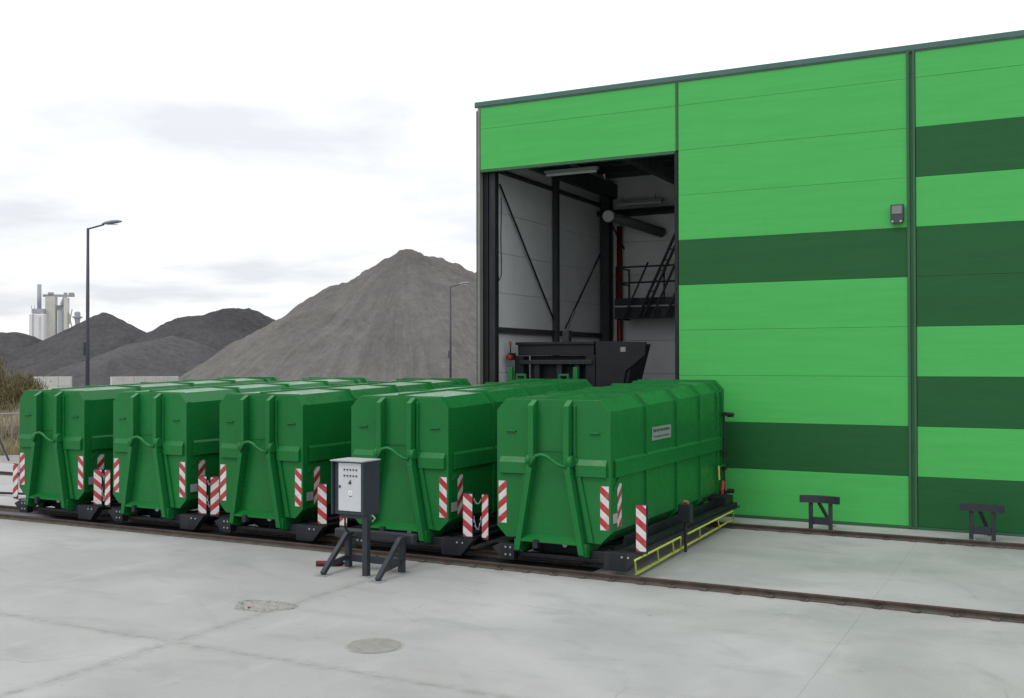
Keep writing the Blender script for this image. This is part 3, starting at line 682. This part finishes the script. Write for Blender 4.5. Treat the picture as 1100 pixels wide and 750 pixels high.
for i, x in enumerate(CX):
    o = carts[i]; o.location = (x, 17.42, 0.0)
    o['label'] = 'dark steel rail cart with striped plates under the '+KN[i]; o['group'] = 'rail carts'
    guard_plate(o, XR[i], 0.27, M_sR, RA[i], False)
    guard_plate(o, XL[i], 0.27, M_sL, LA[i], True)
# yellow guard and junction box on the last cart
last = carts[4]
gx0, gx1 = 1.90, 1.80
def yb(name, a, b, r=0.022): MB().tube([a, b], r, 6).build(name, M_yellow, last)
yb('guard_rail', (1.66, 0.28, 0.07), (1.50, 7.28, 0.12), 0.026)
yb('guard_rail', (1.77, -0.07, 0.38), (1.70, 2.64, 0.38), 0.02); yb('guard_rail', (1.71, 3.05, 0.38), (1.63, 6.70, 0.38), 0.02)
for y0, y1 in ((0.28, -0.06), (1.55, 1.16), (2.5, 2.1), (2.95, 2.62), (4.35, 3.95), (5.9, 5.4), (7.26, 6.69)):
    yb('guard_upright', (1.66-0.0229*(y0-0.28), y0, 0.08), (1.77-0.021*(y1+0.07), y1, 0.38), 0.018)
for k in range(26):
    y = 0.34+k*0.088
    MB().box(1.63, 1.68, y, y+0.02, 0.094, 0.105).build('guard_tooth', M_yellow, last)
MB().tube([(1.74, 2.85, 0.05), (1.74, 2.85, 0.68)], 0.03, 8).build('box_post', M_cart, last)
jb = MB().box(1.61, 1.87, 2.75, 2.95, 0.66, 1.02).build('junction_box', M_cart, last, 0.015)
MB().tube([(1.70, 2.85, 1.02), (1.72, 2.83, 1.07), (1.78, 2.85, 1.06), (1.80, 2.85, 1.02)], 0.025, 6).build('orange_cable', M_orange, jb)
MB().box(1.1, 1.5, 6.6, 7.2, 0.43, 0.70).build('drive_housing', M_dark, last, 0.02)

# chains slung between neighbouring carts
for i in (0, 1, 3):
    xa = CX[i]+XR[i]+0.11; xb = CX[i+1]+XL[i+1]-0.11
    who = ['leftmost and second carts', 'second and middle carts', '', 'fourth and last carts'][i]
    for z_, sag, lab in ((1.22, 0.10, 'upper short steel chain hanging between the '), (0.88, 0.26, 'lower long steel chain sagging between the ')):
        o = MB(); n = 14
        for k in range(n):
            f0, f1 = k/n, (k+1)/n
            P = lambda f: Vector((xa+(xb-xa)*f, 17.73+0.012*(-1)**k, z_-sag*(1-(2*f-1)**2)))
            o.bar(P(f0), P(f1), 0.022 if k % 2 else 0.008, 0.008 if k % 2 else 0.022)
        tag(o.build('chain', M_steel), lab+who, 'chain', 'chains between the carts')

# ------------------------------------------------------------------ control cabinet and buffer stops
t = thing('control_cabinet', 'grey control cabinet with buttons on a dark post before the containers', 'control cabinet', (-11.41, 15.5, 0))
MB().box(-0.33, 0.32, 0.02, 0.47, 1.10, 2.06).build('cabinet_body', M_cabside, t, 0.01)
MB().prism([(-0.37, 2.065), (0.36, 2.065), (0.36, 2.09), (-0.37, 2.09)], -0.07, 0.50, 'y').build('rain_hood', M_grey, t, 0.006)
MB().box(-0.36, -0.335, -0.04, 0.46, 1.10, 2.06).build('side_shield', M_cabside, t)
MB().box(0.325, 0.35, -0.04, 0.46, 1.10, 2.06).build('side_shield', M_cabside, t)
door = MB().box(-0.225, 0.275, -0.005, 0.018, 1.17, 2.04).build('door', M_cab, t, 0.006)
for r_, z_ in enumerate((1.92, 1.81)):
    for k in range(5):
        MB().lathe([(0.011, -0.03), (0.0145, -0.02), (0.0145, -0.006)], (-0.085+0.066*k, 0, z_), 'y', 10).build('button', M_black, door)
MB().prism([(0.005, 1.665), (0.06, 1.665), (0.05, 1.735)], -0.025, -0.006, 'y').build('main_switch', M_black, door)
MB().lathe([(0.05, -0.010), (0.05, -0.006)], (0.045, 0, 1.50), 'y', 20).build('round_label', M_white, door)
MB().prism([(0.035, 1.49), (0.055, 1.49), (0.045, 1.515)], -0.013, -0.0105, 'y').build('label_mark', M_black, door)
MB().box(0.015, 0.075, -0.009, -0.006, 1.435, 1.445).build('label_caption', M_dark, door)
MB().box(-0.20, -0.175, -0.025, -0.006, 1.585, 1.63).build('lock', M_black, door)
MB().box(0.26, 0.37, 0.05, 0.16, 0.012, 1.095).build('post', M_stop, t, 0.006)
MB().box(-0.25, 0.259, 0.06, 0.15, 1.03, 1.095).build('carrier_bar', M_stop, t, 0.006)
MB().box(0.20, 0.43, -0.01, 0.22, 0.002, 0.012).build('foot_plate', M_steel, t)
MB().tube([(-0.30, 0.3, 1.09), (-0.34, 0.35, 0.8), (-0.30, 0.5, 0.62), (-0.1, 0.62, 0.68)], 0.02, 6).build('cable', M_black, t)
MB().tube([(0.38, 0.2, 1.09), (0.44, 0.2, 1.04), (0.38, 0.2, 0.98)], 0.018, 6).build('cable', M_grey, t)

t = thing('buffer_stop', 'dark steel buffer stop with slanting braces beneath the control cabinet', 'buffer stop', (-11.3, 16.2, 0))
MB().box(-0.98, 0.80, 0.02, 0.20, 0.53, 0.70).build('buffer_beam', M_stop, t, 0.03)
for x in (-0.60, 0.60):
    MB().box(x-0.055, x+0.055, -0.09, 0.015, 0.012, 0.66).build('leg', M_stop, t, 0.006)
    MB().bar((x+0.06, -0.90, 0.03), (x+0.01, -0.095, 0.64), 0.085, 0.085).build('brace', M_stop, t, 0.006)
    MB().box(x-0.14, x+0.10, -0.14, 0.08, 0.002, 0.012).build('foot_plate', M_steel, t)
    MB().box(x-0.06, x+0.18, -1.01, -0.78, 0.002, 0.012).build('foot_plate', M_steel, t)
    MB().bar((x+0.04, -0.68, 0.16), (x, -0.095, 0.20), 0.06, 0.08).build('tie', M_stop, t, 0.004)
MB().box(-0.54, 0.54, -0.07, -0.01, 0.12, 0.24).build('cross_tie', M_stop, t, 0.006)

def rear_stop(x, y, label):
    t = thing('buffer_stop', label, 'buffer stop', (x, y, 0))
    t['group'] = 'buffer stops along the hall'
    b = MB(); n = 8
    for k in range(n):
        a0 = -0.44+0.88*k/n; a1 = -0.44+0.88*(k+1)/n; f = lambda a: 0.10*(a/0.44)**2
        b.loft([(a0, -0.02-f(a0), 0.63), (a0, 0.10-f(a0), 0.63), (a0, 0.10-f(a0), 0.79), (a0, -0.02-f(a0), 0.79)],
               [(a1, -0.02-f(a1), 0.63), (a1, 0.10-f(a1), 0.63), (a1, 0.10-f(a1), 0.79), (a1, -0.02-f(a1), 0.79)])
    b.build('buffer_beam', M_stop, t)
    for s in (-0.22, 0.22):
        MB().box(s-0.042, s+0.042, 0.0, 0.09, 0.012, 0.629).build('leg', M_stop, t, 0.005)
        MB().box(s-0.12, s+0.10, -0.10, 0.14, 0.002, 0.012).build('foot_plate', M_steel, t)
        for dx in (-0.09, 0.07): MB().lathe([(0.018, 0.012), (0.018, 0.04)], (s+dx, -0.05, 0), n=6).build('bolt', M_steel, t)
    MB().box(-0.175, 0.175, 0.01, 0.07, 0.13, 0.30).build('tie_plate', M_stop, t, 0.005)
    MB().bar((-0.05, 0.10, 0.62), (0.10, 0.80, 0.03), 0.06, 0.06).build('brace', M_stop, t)
    MB().box(0.0, 0.2, 0.70, 0.90, 0.002, 0.012).build('foot_plate', M_steel, t)
    return t
rear_stop(-4.83, 24.55, 'dark T-shaped buffer stop before the light green panels of the hall')
rear_stop(-1.45, 24.72, 'dark T-shaped buffer stop before the dark green panel at the right edge')

# ------------------------------------------------------------------ small things on the concrete
t = thing('red_cylinder', 'small dark red cylinder lying on the concrete beside the buffer stop', 'cylinder', (-12.22, 16.08, 0.055))
t.rotation_euler = (0, 0, R(28))
MB().tube([(-0.30, 0, 0), (0.18, 0, 0)], 0.05, 12).build('body', paint('dark_red', (0.09, 0.012, 0.018), 0.5), t, smooth=True)
MB().tube([(0.18, 0, 0), (0.22, 0, 0), (0.30, 0, 0)], [0.05, 0.028, 0.026], 10).build('neck', M_black, t)
mh = MB(); mh.lathe([(0.36, 0.001), (0.36, 0.006), (0.34, 0.008)], (-8.29, 11.85, 0), n=40)
mm = MT('worn_cover', 0.8); mv = mm.co('World'); mm.col(mm.ramp(mm.noise(mv, 6, 6), [(0.3, (0.205, 0.202, 0.187)), (0.7, (0.275, 0.268, 0.245))])).bump(mm.noise(mv, 30, 4), 0.3, 0.01)
mho = mh.build('manhole_cover', mm.m)
fr_ = MB(); n_ = 40
fr_.v = [((r_)*math.cos(2*math.pi*k/n_)-8.29, r_*math.sin(2*math.pi*k/n_)+11.85, 0.004) for r_ in (0.365, 0.40) for k in range(n_)]
fr_.f = [(k, (k+1) % n_, n_+(k+1) % n_, n_+k) for k in range(n_)]
fr_.build('rim', paint('cover_rim', (0.30, 0.295, 0.27), 0.9, 0.3, nsc=7), mho)
tag(mho, 'round worn concrete manhole cover in the foreground', 'manhole cover')
# broken patch: many small chips in a shallow heap
rp_ = MB()
rb = random.Random(3)
pc = Vector((-11.2, 12.95, 0))
def chip(b, c, s):
    vs = []
    for k in range(6):
        dct = [Vector((1,0,0)), Vector((-1,0,0)), Vector((0,1,0)), Vector((0,-1,0)), Vector((0,0,1)), Vector((0,0,-1))][k]
        vs.append(c+Vector((dct.x*s*rb.uniform(.6, 1.4), dct.y*s*rb.uniform(.6, 1.4), dct.z*s*rb.uniform(.25, .6))))
    b.add(vs, [(0,2,4),(2,1,4),(1,3,4),(3,0,4),(2,0,5),(1,2,5),(3,1,5),(0,3,5)])
for k in range(1500):
    a = rb.uniform(0, 2*math.pi); r_ = math.sqrt(rb.random())
    x = r_**0.8*math.cos(a)*0.52*(1+0.2*math.sin(3*a)); y = r_**0.8*math.sin(a)*0.40*(1+0.15*math.sin(2*a+1))
    chip(rp_, pc+Vector((x, y, 0.004)), rb.uniform(0.004, 0.018) if rb.random() < 0.93 else rb.uniform(0.02, 0.035))
cm = MT('broken_concrete', 0.9); cv = cm.co('World'); cm.col(cm.ramp(cm.noise(cv, 14, 5), [(0.3, (0.16, 0.155, 0.145)), (0.7, (0.40, 0.39, 0.37))]))
rb_o = kind(rp_.build('rubble', cm.m), 'stuff'); tag(rb_o, 'patch of crumbled concrete chips on the slab joint', 'rubble')
b = MB(); n = 40
b.add([(pc.x, pc.y, 0.0035)]+[(pc.x+0.40*math.cos(2*math.pi*k/n)*(1+0.16*math.sin(3*2*math.pi*k/n)+0.06*math.sin(7*2*math.pi*k/n)), pc.y+0.30*math.sin(2*math.pi*k/n)*(1+0.12*math.sin(2*2*math.pi*k/n+1)+0.05*math.cos(9*2*math.pi*k/n)), 0.0035) for k in range(n)],
      [(0, 1+k, 1+(k+1) % n) for k in range(n)])
o = b.build('crumbled_spot', paint('rough_spot', (0.29, 0.29, 0.28), 0.9, 0.2, nsc=9), yard)
o = MB(); chip(o, pc+Vector((-0.10, -0.22, 0.02)), 0.035)
tag(o.build('red_scrap', M_red), 'tiny red scrap lying on the crumbled concrete patch', 'scrap')
# black cable at the left end
tag(MB().tube([(-30.5, 19.2, 0.03), (-28.0, 20.3, 0.04), (-26.0, 20.2, 0.12), (-24.4, 19.6, 0.36), (-23.2, 19.3, 0.40)], 0.035, 8).build('black_cable', M_rub), 'black cable running from the leftmost cart out of the picture', 'cable')

# ------------------------------------------------------------------ street lamps
def street_lamp(px, py_top, h_, label):
    dist = (h_-H)/((388.8-py_top)/FPX)*1.0
    p = at(px, 389, dist)
    t = thing('street_lamp', label, 'street lamp', (p.x, p.y, 0), YAW*-1.0)
    t['group'] = 'street lamps'
    MB().tube([(0, 0, -0.13), (0, 0, h_*0.5), (0, 0, h_)], [0.095, 0.075, 0.05], 12).build('pole', M_pole, t, smooth=True)
    MB().tube([(0, 0, h_-0.03), (0.62, 0, h_+0.14)], 0.032, 8).build('arm', M_pole, t)
    hd = MB(); prof = [(-0.05, .02), (0.0, .06), (0.12, .11), (0.35, .13), (0.55, .11), (0.68, .06), (0.72, .02)]
    rings = []
    for x, r_ in prof:
        rings.append([(0.58+x, 1.25*r_*math.cos(a), h_+0.17+0.12*x+r_*(0.75 if math.sin(a) > 0 else 0.35)*math.sin(a)) for a in [2*math.pi*k/12 for k in range(12)]])
    for ra, rb_ in zip(rings[:-1], rings[1:]): hd.add(ra+rb_, [(k, (k+1) % 12, 12+(k+1) % 12, 12+k) for k in range(12)])
    hd.f.append(tuple(range(11, -1, -1))); m_ = len(hd.v)-12; hd.f.append(tuple(m_+k for k in range(12)))
    hd.build('lamp_head', paint('lamp_head_'+str(px), (0.20, 0.22, 0.25), 0.35), t, smooth=True)
    MB().box(0.70, 1.12, -0.09, 0.09, h_+0.135, h_+0.150).build('lens', M_white, t, 0.01)
    MB().box(-0.16, -0.09, -0.05, 0.05, h_*0.46, h_*0.46+0.5).build('service_box', M_pole, t)
    return t
street_lamp(94, 255, 9.0, 'tall dark street lamp standing behind the leftmost containers')
street_lamp(484, 308, 9.0, 'distant street lamp in front of the big brown gravel heap')

# ------------------------------------------------------------------ gravel heaps
def heap(name, peaks, slope, mat, label, res=150, seed=0, amp=0.5, gull=0.5, round_=1.2, spurs=()):
    """peaks: (x, y, height) points of the crest, joined by ridges"""
    pts = []
    for (a, b) in zip(peaks[:-1], peaks[1:]):
        n = max(2, int((Vector(b)-Vector(a)).length/1.5))
        pts += [Vector(a).lerp(Vector(b), k/n) for k in range(n)]
    pts.append(Vector(peaks[-1]))
    for (a, b) in spurs: pts += [Vector(a).lerp(Vector(b), k/14) for k in range(15)]
    rm = max(p.z for p in pts)/slope+4
    x0 = min(p.x for p in pts)-rm; x1 = max(p.x for p in pts)+rm; y0 = min(p.y for p in pts)-rm; y1 = max(p.y for p in pts)+rm
    cx, cy = (x0+x1)/2, (y0+y1)/2
    def hgt(x, y):
        best = -1e9; bp = None
        for p in pts:
            dd = math.hypot(x-p.x, y-p.y); v = p.z-slope*(math.sqrt(dd*dd+round_*round_)-round_*0.6)
            if v > best: best = v; bp = p
        ang = math.atan2(y-bp.y, x-bp.x); dd = math.hypot(x-bp.x, y-bp.y)
        f = min(1, dd/6.0)
        v = best+f*gull*(mnoise.noise(Vector((math.cos(ang)*5+seed, math.sin(ang)*5, dd*0.03)))+0.5*mnoise.noise(Vector((math.cos(ang)*14+seed, math.sin(ang)*14, dd*0.05))))
        v += amp*mnoise.fractal(Vector((x*0.13+seed*3, y*0.13, 0.3)), 1.0, 2.0, 5)
        v += 0.20*mnoise.noise(Vector((x*0.9, y*0.9, seed)))+0.12*mnoise.noise(Vector((x*2.1, y*2.1, seed)))
        return v
    b = MB(); vid = {}
    H_ = [[hgt(x0+(x1-x0)*i/res, y0+(y1-y0)*j/res) for i in range(res+1)] for j in range(res+1)]
    for j in range(res):
        for i in range(res):
            q = [(i, j), (i+1, j), (i+1, j+1), (i, j+1)]
            if all(H_[jj][ii] < -0.6 for ii, jj in q): continue
            ids = []
            for ii, jj in q:
                if (ii, jj) not in vid:
                    vid[(ii, jj)] = len(b.v); b.v.append((x0+(x1-x0)*ii/res-cx, y0+(y1-y0)*jj/res-cy, max(-0.6, H_[jj][ii])))
                ids.append(vid[(ii, jj)])
            b.f.append(tuple(ids))
    o = b.build(name, mat, loc=(cx, cy, 0))
    for p in o.data.polygons: p.use_smooth = True
    return tag(o, label, 'gravel heap', 'gravel heaps')
def pk(px, py, dist): return tuple(at(px, py, dist))
heap('gravel_heap', [pk(436, 270, 150), pk(470, 279, 158), pk(508, 292, 163), pk(600, 296, 178)], 0.60, M_big, 'big brown grey gravel heap rising beside the hall', 250, 1, 0.85, 1.0, 0.8, [(pk(436, 270, 150), pk(452, 356, 128)), (pk(436, 270, 150), pk(330, 340, 140))])
heap('gravel_heap', [pk(206, 336, 205), pk(240, 330.5, 208), pk(272, 333, 212), pk(303, 346, 216)], 0.58, M_mid, 'dark flat-topped gravel heap left of the big brown heap', 120, 2, 0.6, 0.7, 1.5)
heap('gravel_heap', [pk(126, 373, 166), pk(146, 368.5, 172), pk(166, 364, 180), pk(190, 361, 190)], 0.50, M_low, 'low slate grey gravel heap behind the pale wall and the street lamp', 110, 3, 0.5, 0.5, 1.5)
heap('gravel_heap', [pk(112, 335.5, 215), pk(104, 341, 218)], 0.56, M_mid, 'pointed dark gravel heap behind the tall street lamp', 110, 4, 0.5, 0.6, 1.0)
heap('gravel_heap', [pk(14, 355, 225), pk(-30, 356, 225)], 0.50, M_mid, 'dark rounded gravel heap at the left edge before the white plant', 90, 5, 0.5, 0.5, 2.0)

def block_wall(pa, pb, z1, label, nb):
    a = Vector((pa.x, pa.y, 0)); bq = Vector((pb.x, pb.y, 0)); d = bq-a
    t = thing('block_wall', label, 'wall', (a.x, a.y, -0.14), math.atan2(d.y, d.x)); t['group'] = 'pale block walls'
    ln = d.length/nb; s = None; zh = (z1+0.14)/2
    for r_ in range(2):
        for k in range(nb):
            if s is None: s = MB().box(0.01, ln-0.01, 0, 0.8, 0.005, zh-0.005).build('concrete_block', M_block, t, 0.02)
            else: share(s, parent=t, loc=(k*ln, random.uniform(-.03, .03), r_*zh))
block_wall(at(120, 404, 138), at(192, 404, 140), 2.10, 'long pale concrete block wall before the slate grey heap', 6)
block_wall(at(36, 404, 140), at(76, 404, 139), 2.15, 'short pale concrete block wall between reeds and slate grey heap', 3)

# ------------------------------------------------------------------ far plant
p = at(40, 389, 350); t = thing('asphalt_plant', 'distant white and beige industrial plant with chimney behind the dark heaps', 'plant', (p.x, p.y, -0.14), YAW*-1.0+R(8))
k = 350/FPX
X = lambda px: (px-40)*k*1.02
Z = lambda py: H+0.14+(389-py)*k*1.03
MB().box(X(34.3), X(48), -2.1, 2.1, 0, Z(343)).build('white_silo', M_plantw, t, 0.2)
MB().box(X(37.6), X(38.2), -2.25, -2.12, 0, Z(339)).build('ladder', M_plantg, t)
MB().tube([(X(44), -2.2, 0), (X(44), -2.2, Z(346)), (X(47), -1.0, Z(340))], 0.16, 6).build('feed_pipe', M_plantb, t)
MB().box(X(36), X(47), -1.6, 1.6, Z(342.4), Z(338)).build('silo_platform', M_plantg, t, 0.1)
for x in (36, 39, 42, 45): MB().tube([(X(x), -1.6, Z(338)), (X(x), -1.6, Z(335))], 0.09, 5).build('platform_rail', M_plantg, t)
MB().tube([(X(40.7), 1, Z(342)), (X(40.7), 1, Z(314.5))], 0.62, 14).build('chimney', M_plantg, t, smooth=True)
MB().box(X(46), X(55), 1.0, 4.0, 0, Z(326)).build('beige_tower', M_plantb, t, 0.1)
MB().box(X(43), X(72), 2.0, 2.8, Z(326), Z(323.8)).build('top_conveyor', M_plantg, t)
MB().box(X(48), X(52), 1.6, 3.6, Z(323.8), Z(321.8)).build('drive_house', M_plantg, t)
MB().box(X(56), X(60), 3.0, 5.0, 0, Z(338)).build('grey_tower', M_plantw, t, 0.1)
MB().box(X(55), X(63), 2.8, 5.4, Z(338), Z(334)).build('tower_floor', M_plantg, t)
MB().box(X(60.5), X(62), 2.0, 4.0, 0, Z(336)).build('dark_column', M_plantg, t)
MB().box(X(63), X(66.5), 1.0, 3.4, 0, Z(327)).build('beige_tower', M_plantb, t, 0.1)
MB().tube([(X(60), 2.4, Z(334)), (X(63.5), 2.4, Z(325))], 0.55, 8).build('chute', M_plantg, t)
for x in (63.5, 68, 70): MB().lathe([(0.5, Z(325.5)), (0.55, Z(322))], (X(x), 2.4, 0), n=10).build('head_drum', M_plantg, t)
for a in ((67, 341, 70, 356), (70, 338, 67.5, 352)): MB().tube([(X(a[0]), 2, Z(a[1])), (X(a[2]), 2, Z(a[3]))], 0.22, 6).build('strut', M_plantb, t)
MB().lathe([(0.5, Z(357)), (0.9, Z(347)), (1.5, Z(346)), (1.5, Z(344.8)), (0.9, Z(344.8)), (0.9, Z(341)), (0.4, Z(340))], (X(75), 2.0, 0), n=16).build('dust_hopper', M_plantg, t)

# ------------------------------------------------------------------ plants and fence at the left edge
def blades(name, mat, parent, spots, rr, seg=2, loc=None, ang=0.25):
    """spots: (x, y, z, length, width); each is a bent, thin blade"""
    vs, fs, sh = [], [], []
    for (x, y, z_, ln, wd) in spots:
        a = rr.uniform(0, 2*math.pi); lean = rr.uniform(0.0, ang)*ln; da = rr.uniform(0, 2*math.pi)
        ux, uy = math.cos(a)*wd/2, math.sin(a)*wd/2; s = rr.random(); o = len(vs)
        for k in range(seg+1):
            f = k/seg; q = 1-0.85*f; cx_ = x+math.cos(da)*lean*f*f; cy_ = y+math.sin(da)*lean*f*f; cz = z_+ln*f*(1-0.12*f)
            vs += [(cx_-ux*q, cy_-uy*q, cz), (cx_+ux*q, cy_+uy*q, cz)]
        for k in range(seg): fs.append((o+2*k, o+2*k+1, o+2*k+3, o+2*k+2)); sh.append(min(1, max(0, s)))
    me = bpy.data.meshes.new(name); me.from_pydata(vs, [], fs); me.materials.append(mat)
    at_ = me.attributes.new('shade', 'FLOAT', 'FACE'); at_.data.foreach_set('value', sh)
    o = bpy.data.objects.new(name, me); COL.objects.link(o); o.parent = parent
    if loc: o.location = loc
    return o
def shrub(px, dist, h_, rad, label, mat, nleaf, seed, stemh=0.4, dry=0.0):
    rr = random.Random(seed); p = at(px, 389, dist)
    t = thing('shrub', label, 'shrub', (p.x, p.y, -0.14)); t['group'] = 'shrubs behind the fence'
    spots = []; ends = []
    b = MB()
    for k in range(16):
        a = rr.uniform(0, 6.28); q = rr.uniform(0.2, 0.95)*rad; e = (math.cos(a)*q, math.sin(a)*q, h_*rr.uniform(0.55, 0.97)*(1-0.35*(q/rad)**2))
        mid = (e[0]*0.45, e[1]*0.45, e[2]*0.55)
        b.tube([(e[0]*.1, e[1]*.1, 0), mid, e], [0.035, 0.022, 0.008], 5); ends.append((mid, e))
    b.build('stems', M_wood, t)
    for k in range(nleaf):
        mid, e = rr.choice(ends); f = rr.uniform(0.0, 1.05); g = lambda s_: rr.gauss(0, s_)
        x, y, z_ = [mid[i]+(e[i]-mid[i])*f+g(0.20 if i < 2 else 0.25) for i in range(3)]
        spots.append((x, y, max(0.05, z_), rr.uniform(0.10, 0.30), rr.uniform(0.025, 0.06)))
    blades('foliage', mat, t, spots, rr, 2, ang=0.9)
    return t
sh = [(-32, 63, 4.5, 2.2), (-8, 64, 4.35, 2.0), (12, 62, 4.05, 1.7), (27, 63, 3.6, 1.5), (-18, 59, 3.3, 1.8)]
SL = ['olive shrub cut by the left edge, farthest left of the bushes', 'tallest olive shrub showing at the left edge above the reeds', 'rounded olive shrub above the dry reeds at the left', 'smaller olive shrub just left of the leftmost container', 'low olive shrub in front at the left edge']
for i, (px, dd, hh, rad) in enumerate(sh): shrub(px, dd, hh, rad, SL[i], M_olive, 5200, 20+i)
rr = random.Random(5); spots = []
for k in range(15000):
    px = rr.uniform(-60, 62); dd = rr.uniform(56.2, 64); p = at(px, 389, dd)
    clump = 0.5+0.5*mnoise.noise(Vector((p.x*0.8, p.y*0.8, 1.0)))
    spots.append((p.x, p.y, -0.14, (1.0+1.5*clump)*(0.7+0.6*rr.random())*(0.75+0.05*(dd-56)), rr.uniform(0.02, 0.05)))
kind(tag(blades('dry_reeds', M_dry, None, spots, rr, 3, ang=0.35), 'tan dry reeds massed behind the fence at the left', 'reeds'), 'stuff')
spots = []
for k in range(9000):
    px = rr.uniform(-50, 60); dd = rr.uniform(50.2, 57); p = at(px, 389, dd)
    spots.append((p.x, p.y, -0.14, rr.uniform(0.12, 0.55), rr.uniform(0.015, 0.035)))
for k in range(2500):
    px = rr.uniform(40, 140); dd = rr.uniform(118, 126); p = at(px, 389, dd)
    spots.append((p.x, p.y, -0.14, rr.uniform(0.5, 1.1), rr.uniform(0.08, 0.16)))
kind(tag(blades('grass', M_grass, None, spots, rr, 2, ang=0.6), 'short yellowish grass growing in front of the dry reeds', 'grass'), 'stuff')
# fence: posts, a pale top rail and wires
fa, fb_ = at(-70, 389, 54.5), at(75, 389, 55.5)
t = thing('wire_fence', 'low wire fence with pale top rail before the dry reeds', 'fence', (0, 0, 0))
n = 9
ps = [Vector((fa.x+(fb_.x-fa.x)*k/n, fa.y+(fb_.y-fa.y)*k/n, -0.14)) for k in range(n+1)]
for q in ps: MB().tube([q, q+Vector((0, 0, 1.62))], 0.035, 6).build('fence_post', M_wood, t)
MB().tube([ps[0]+Vector((0, 0, 1.6)), ps[-1]+Vector((0, 0, 1.6))], 0.028, 6).build('top_rail', M_grey, t)
for z_ in (0.3, 0.7, 1.1): MB().tube([ps[0]+Vector((0, 0, z_)), ps[-1]+Vector((0, 0, z_))], 0.007, 4).build('wire', M_steel, t)
# leaning dark bar beside the yard
q = at(10, 389, 46); q.z = 0
tag(MB().tube([q, q+Vector((-0.9, 0.1, 1.1))], 0.04, 6).build('leaning_bar', M_black), 'dark bar leaning at the left edge of the yard', 'bar')
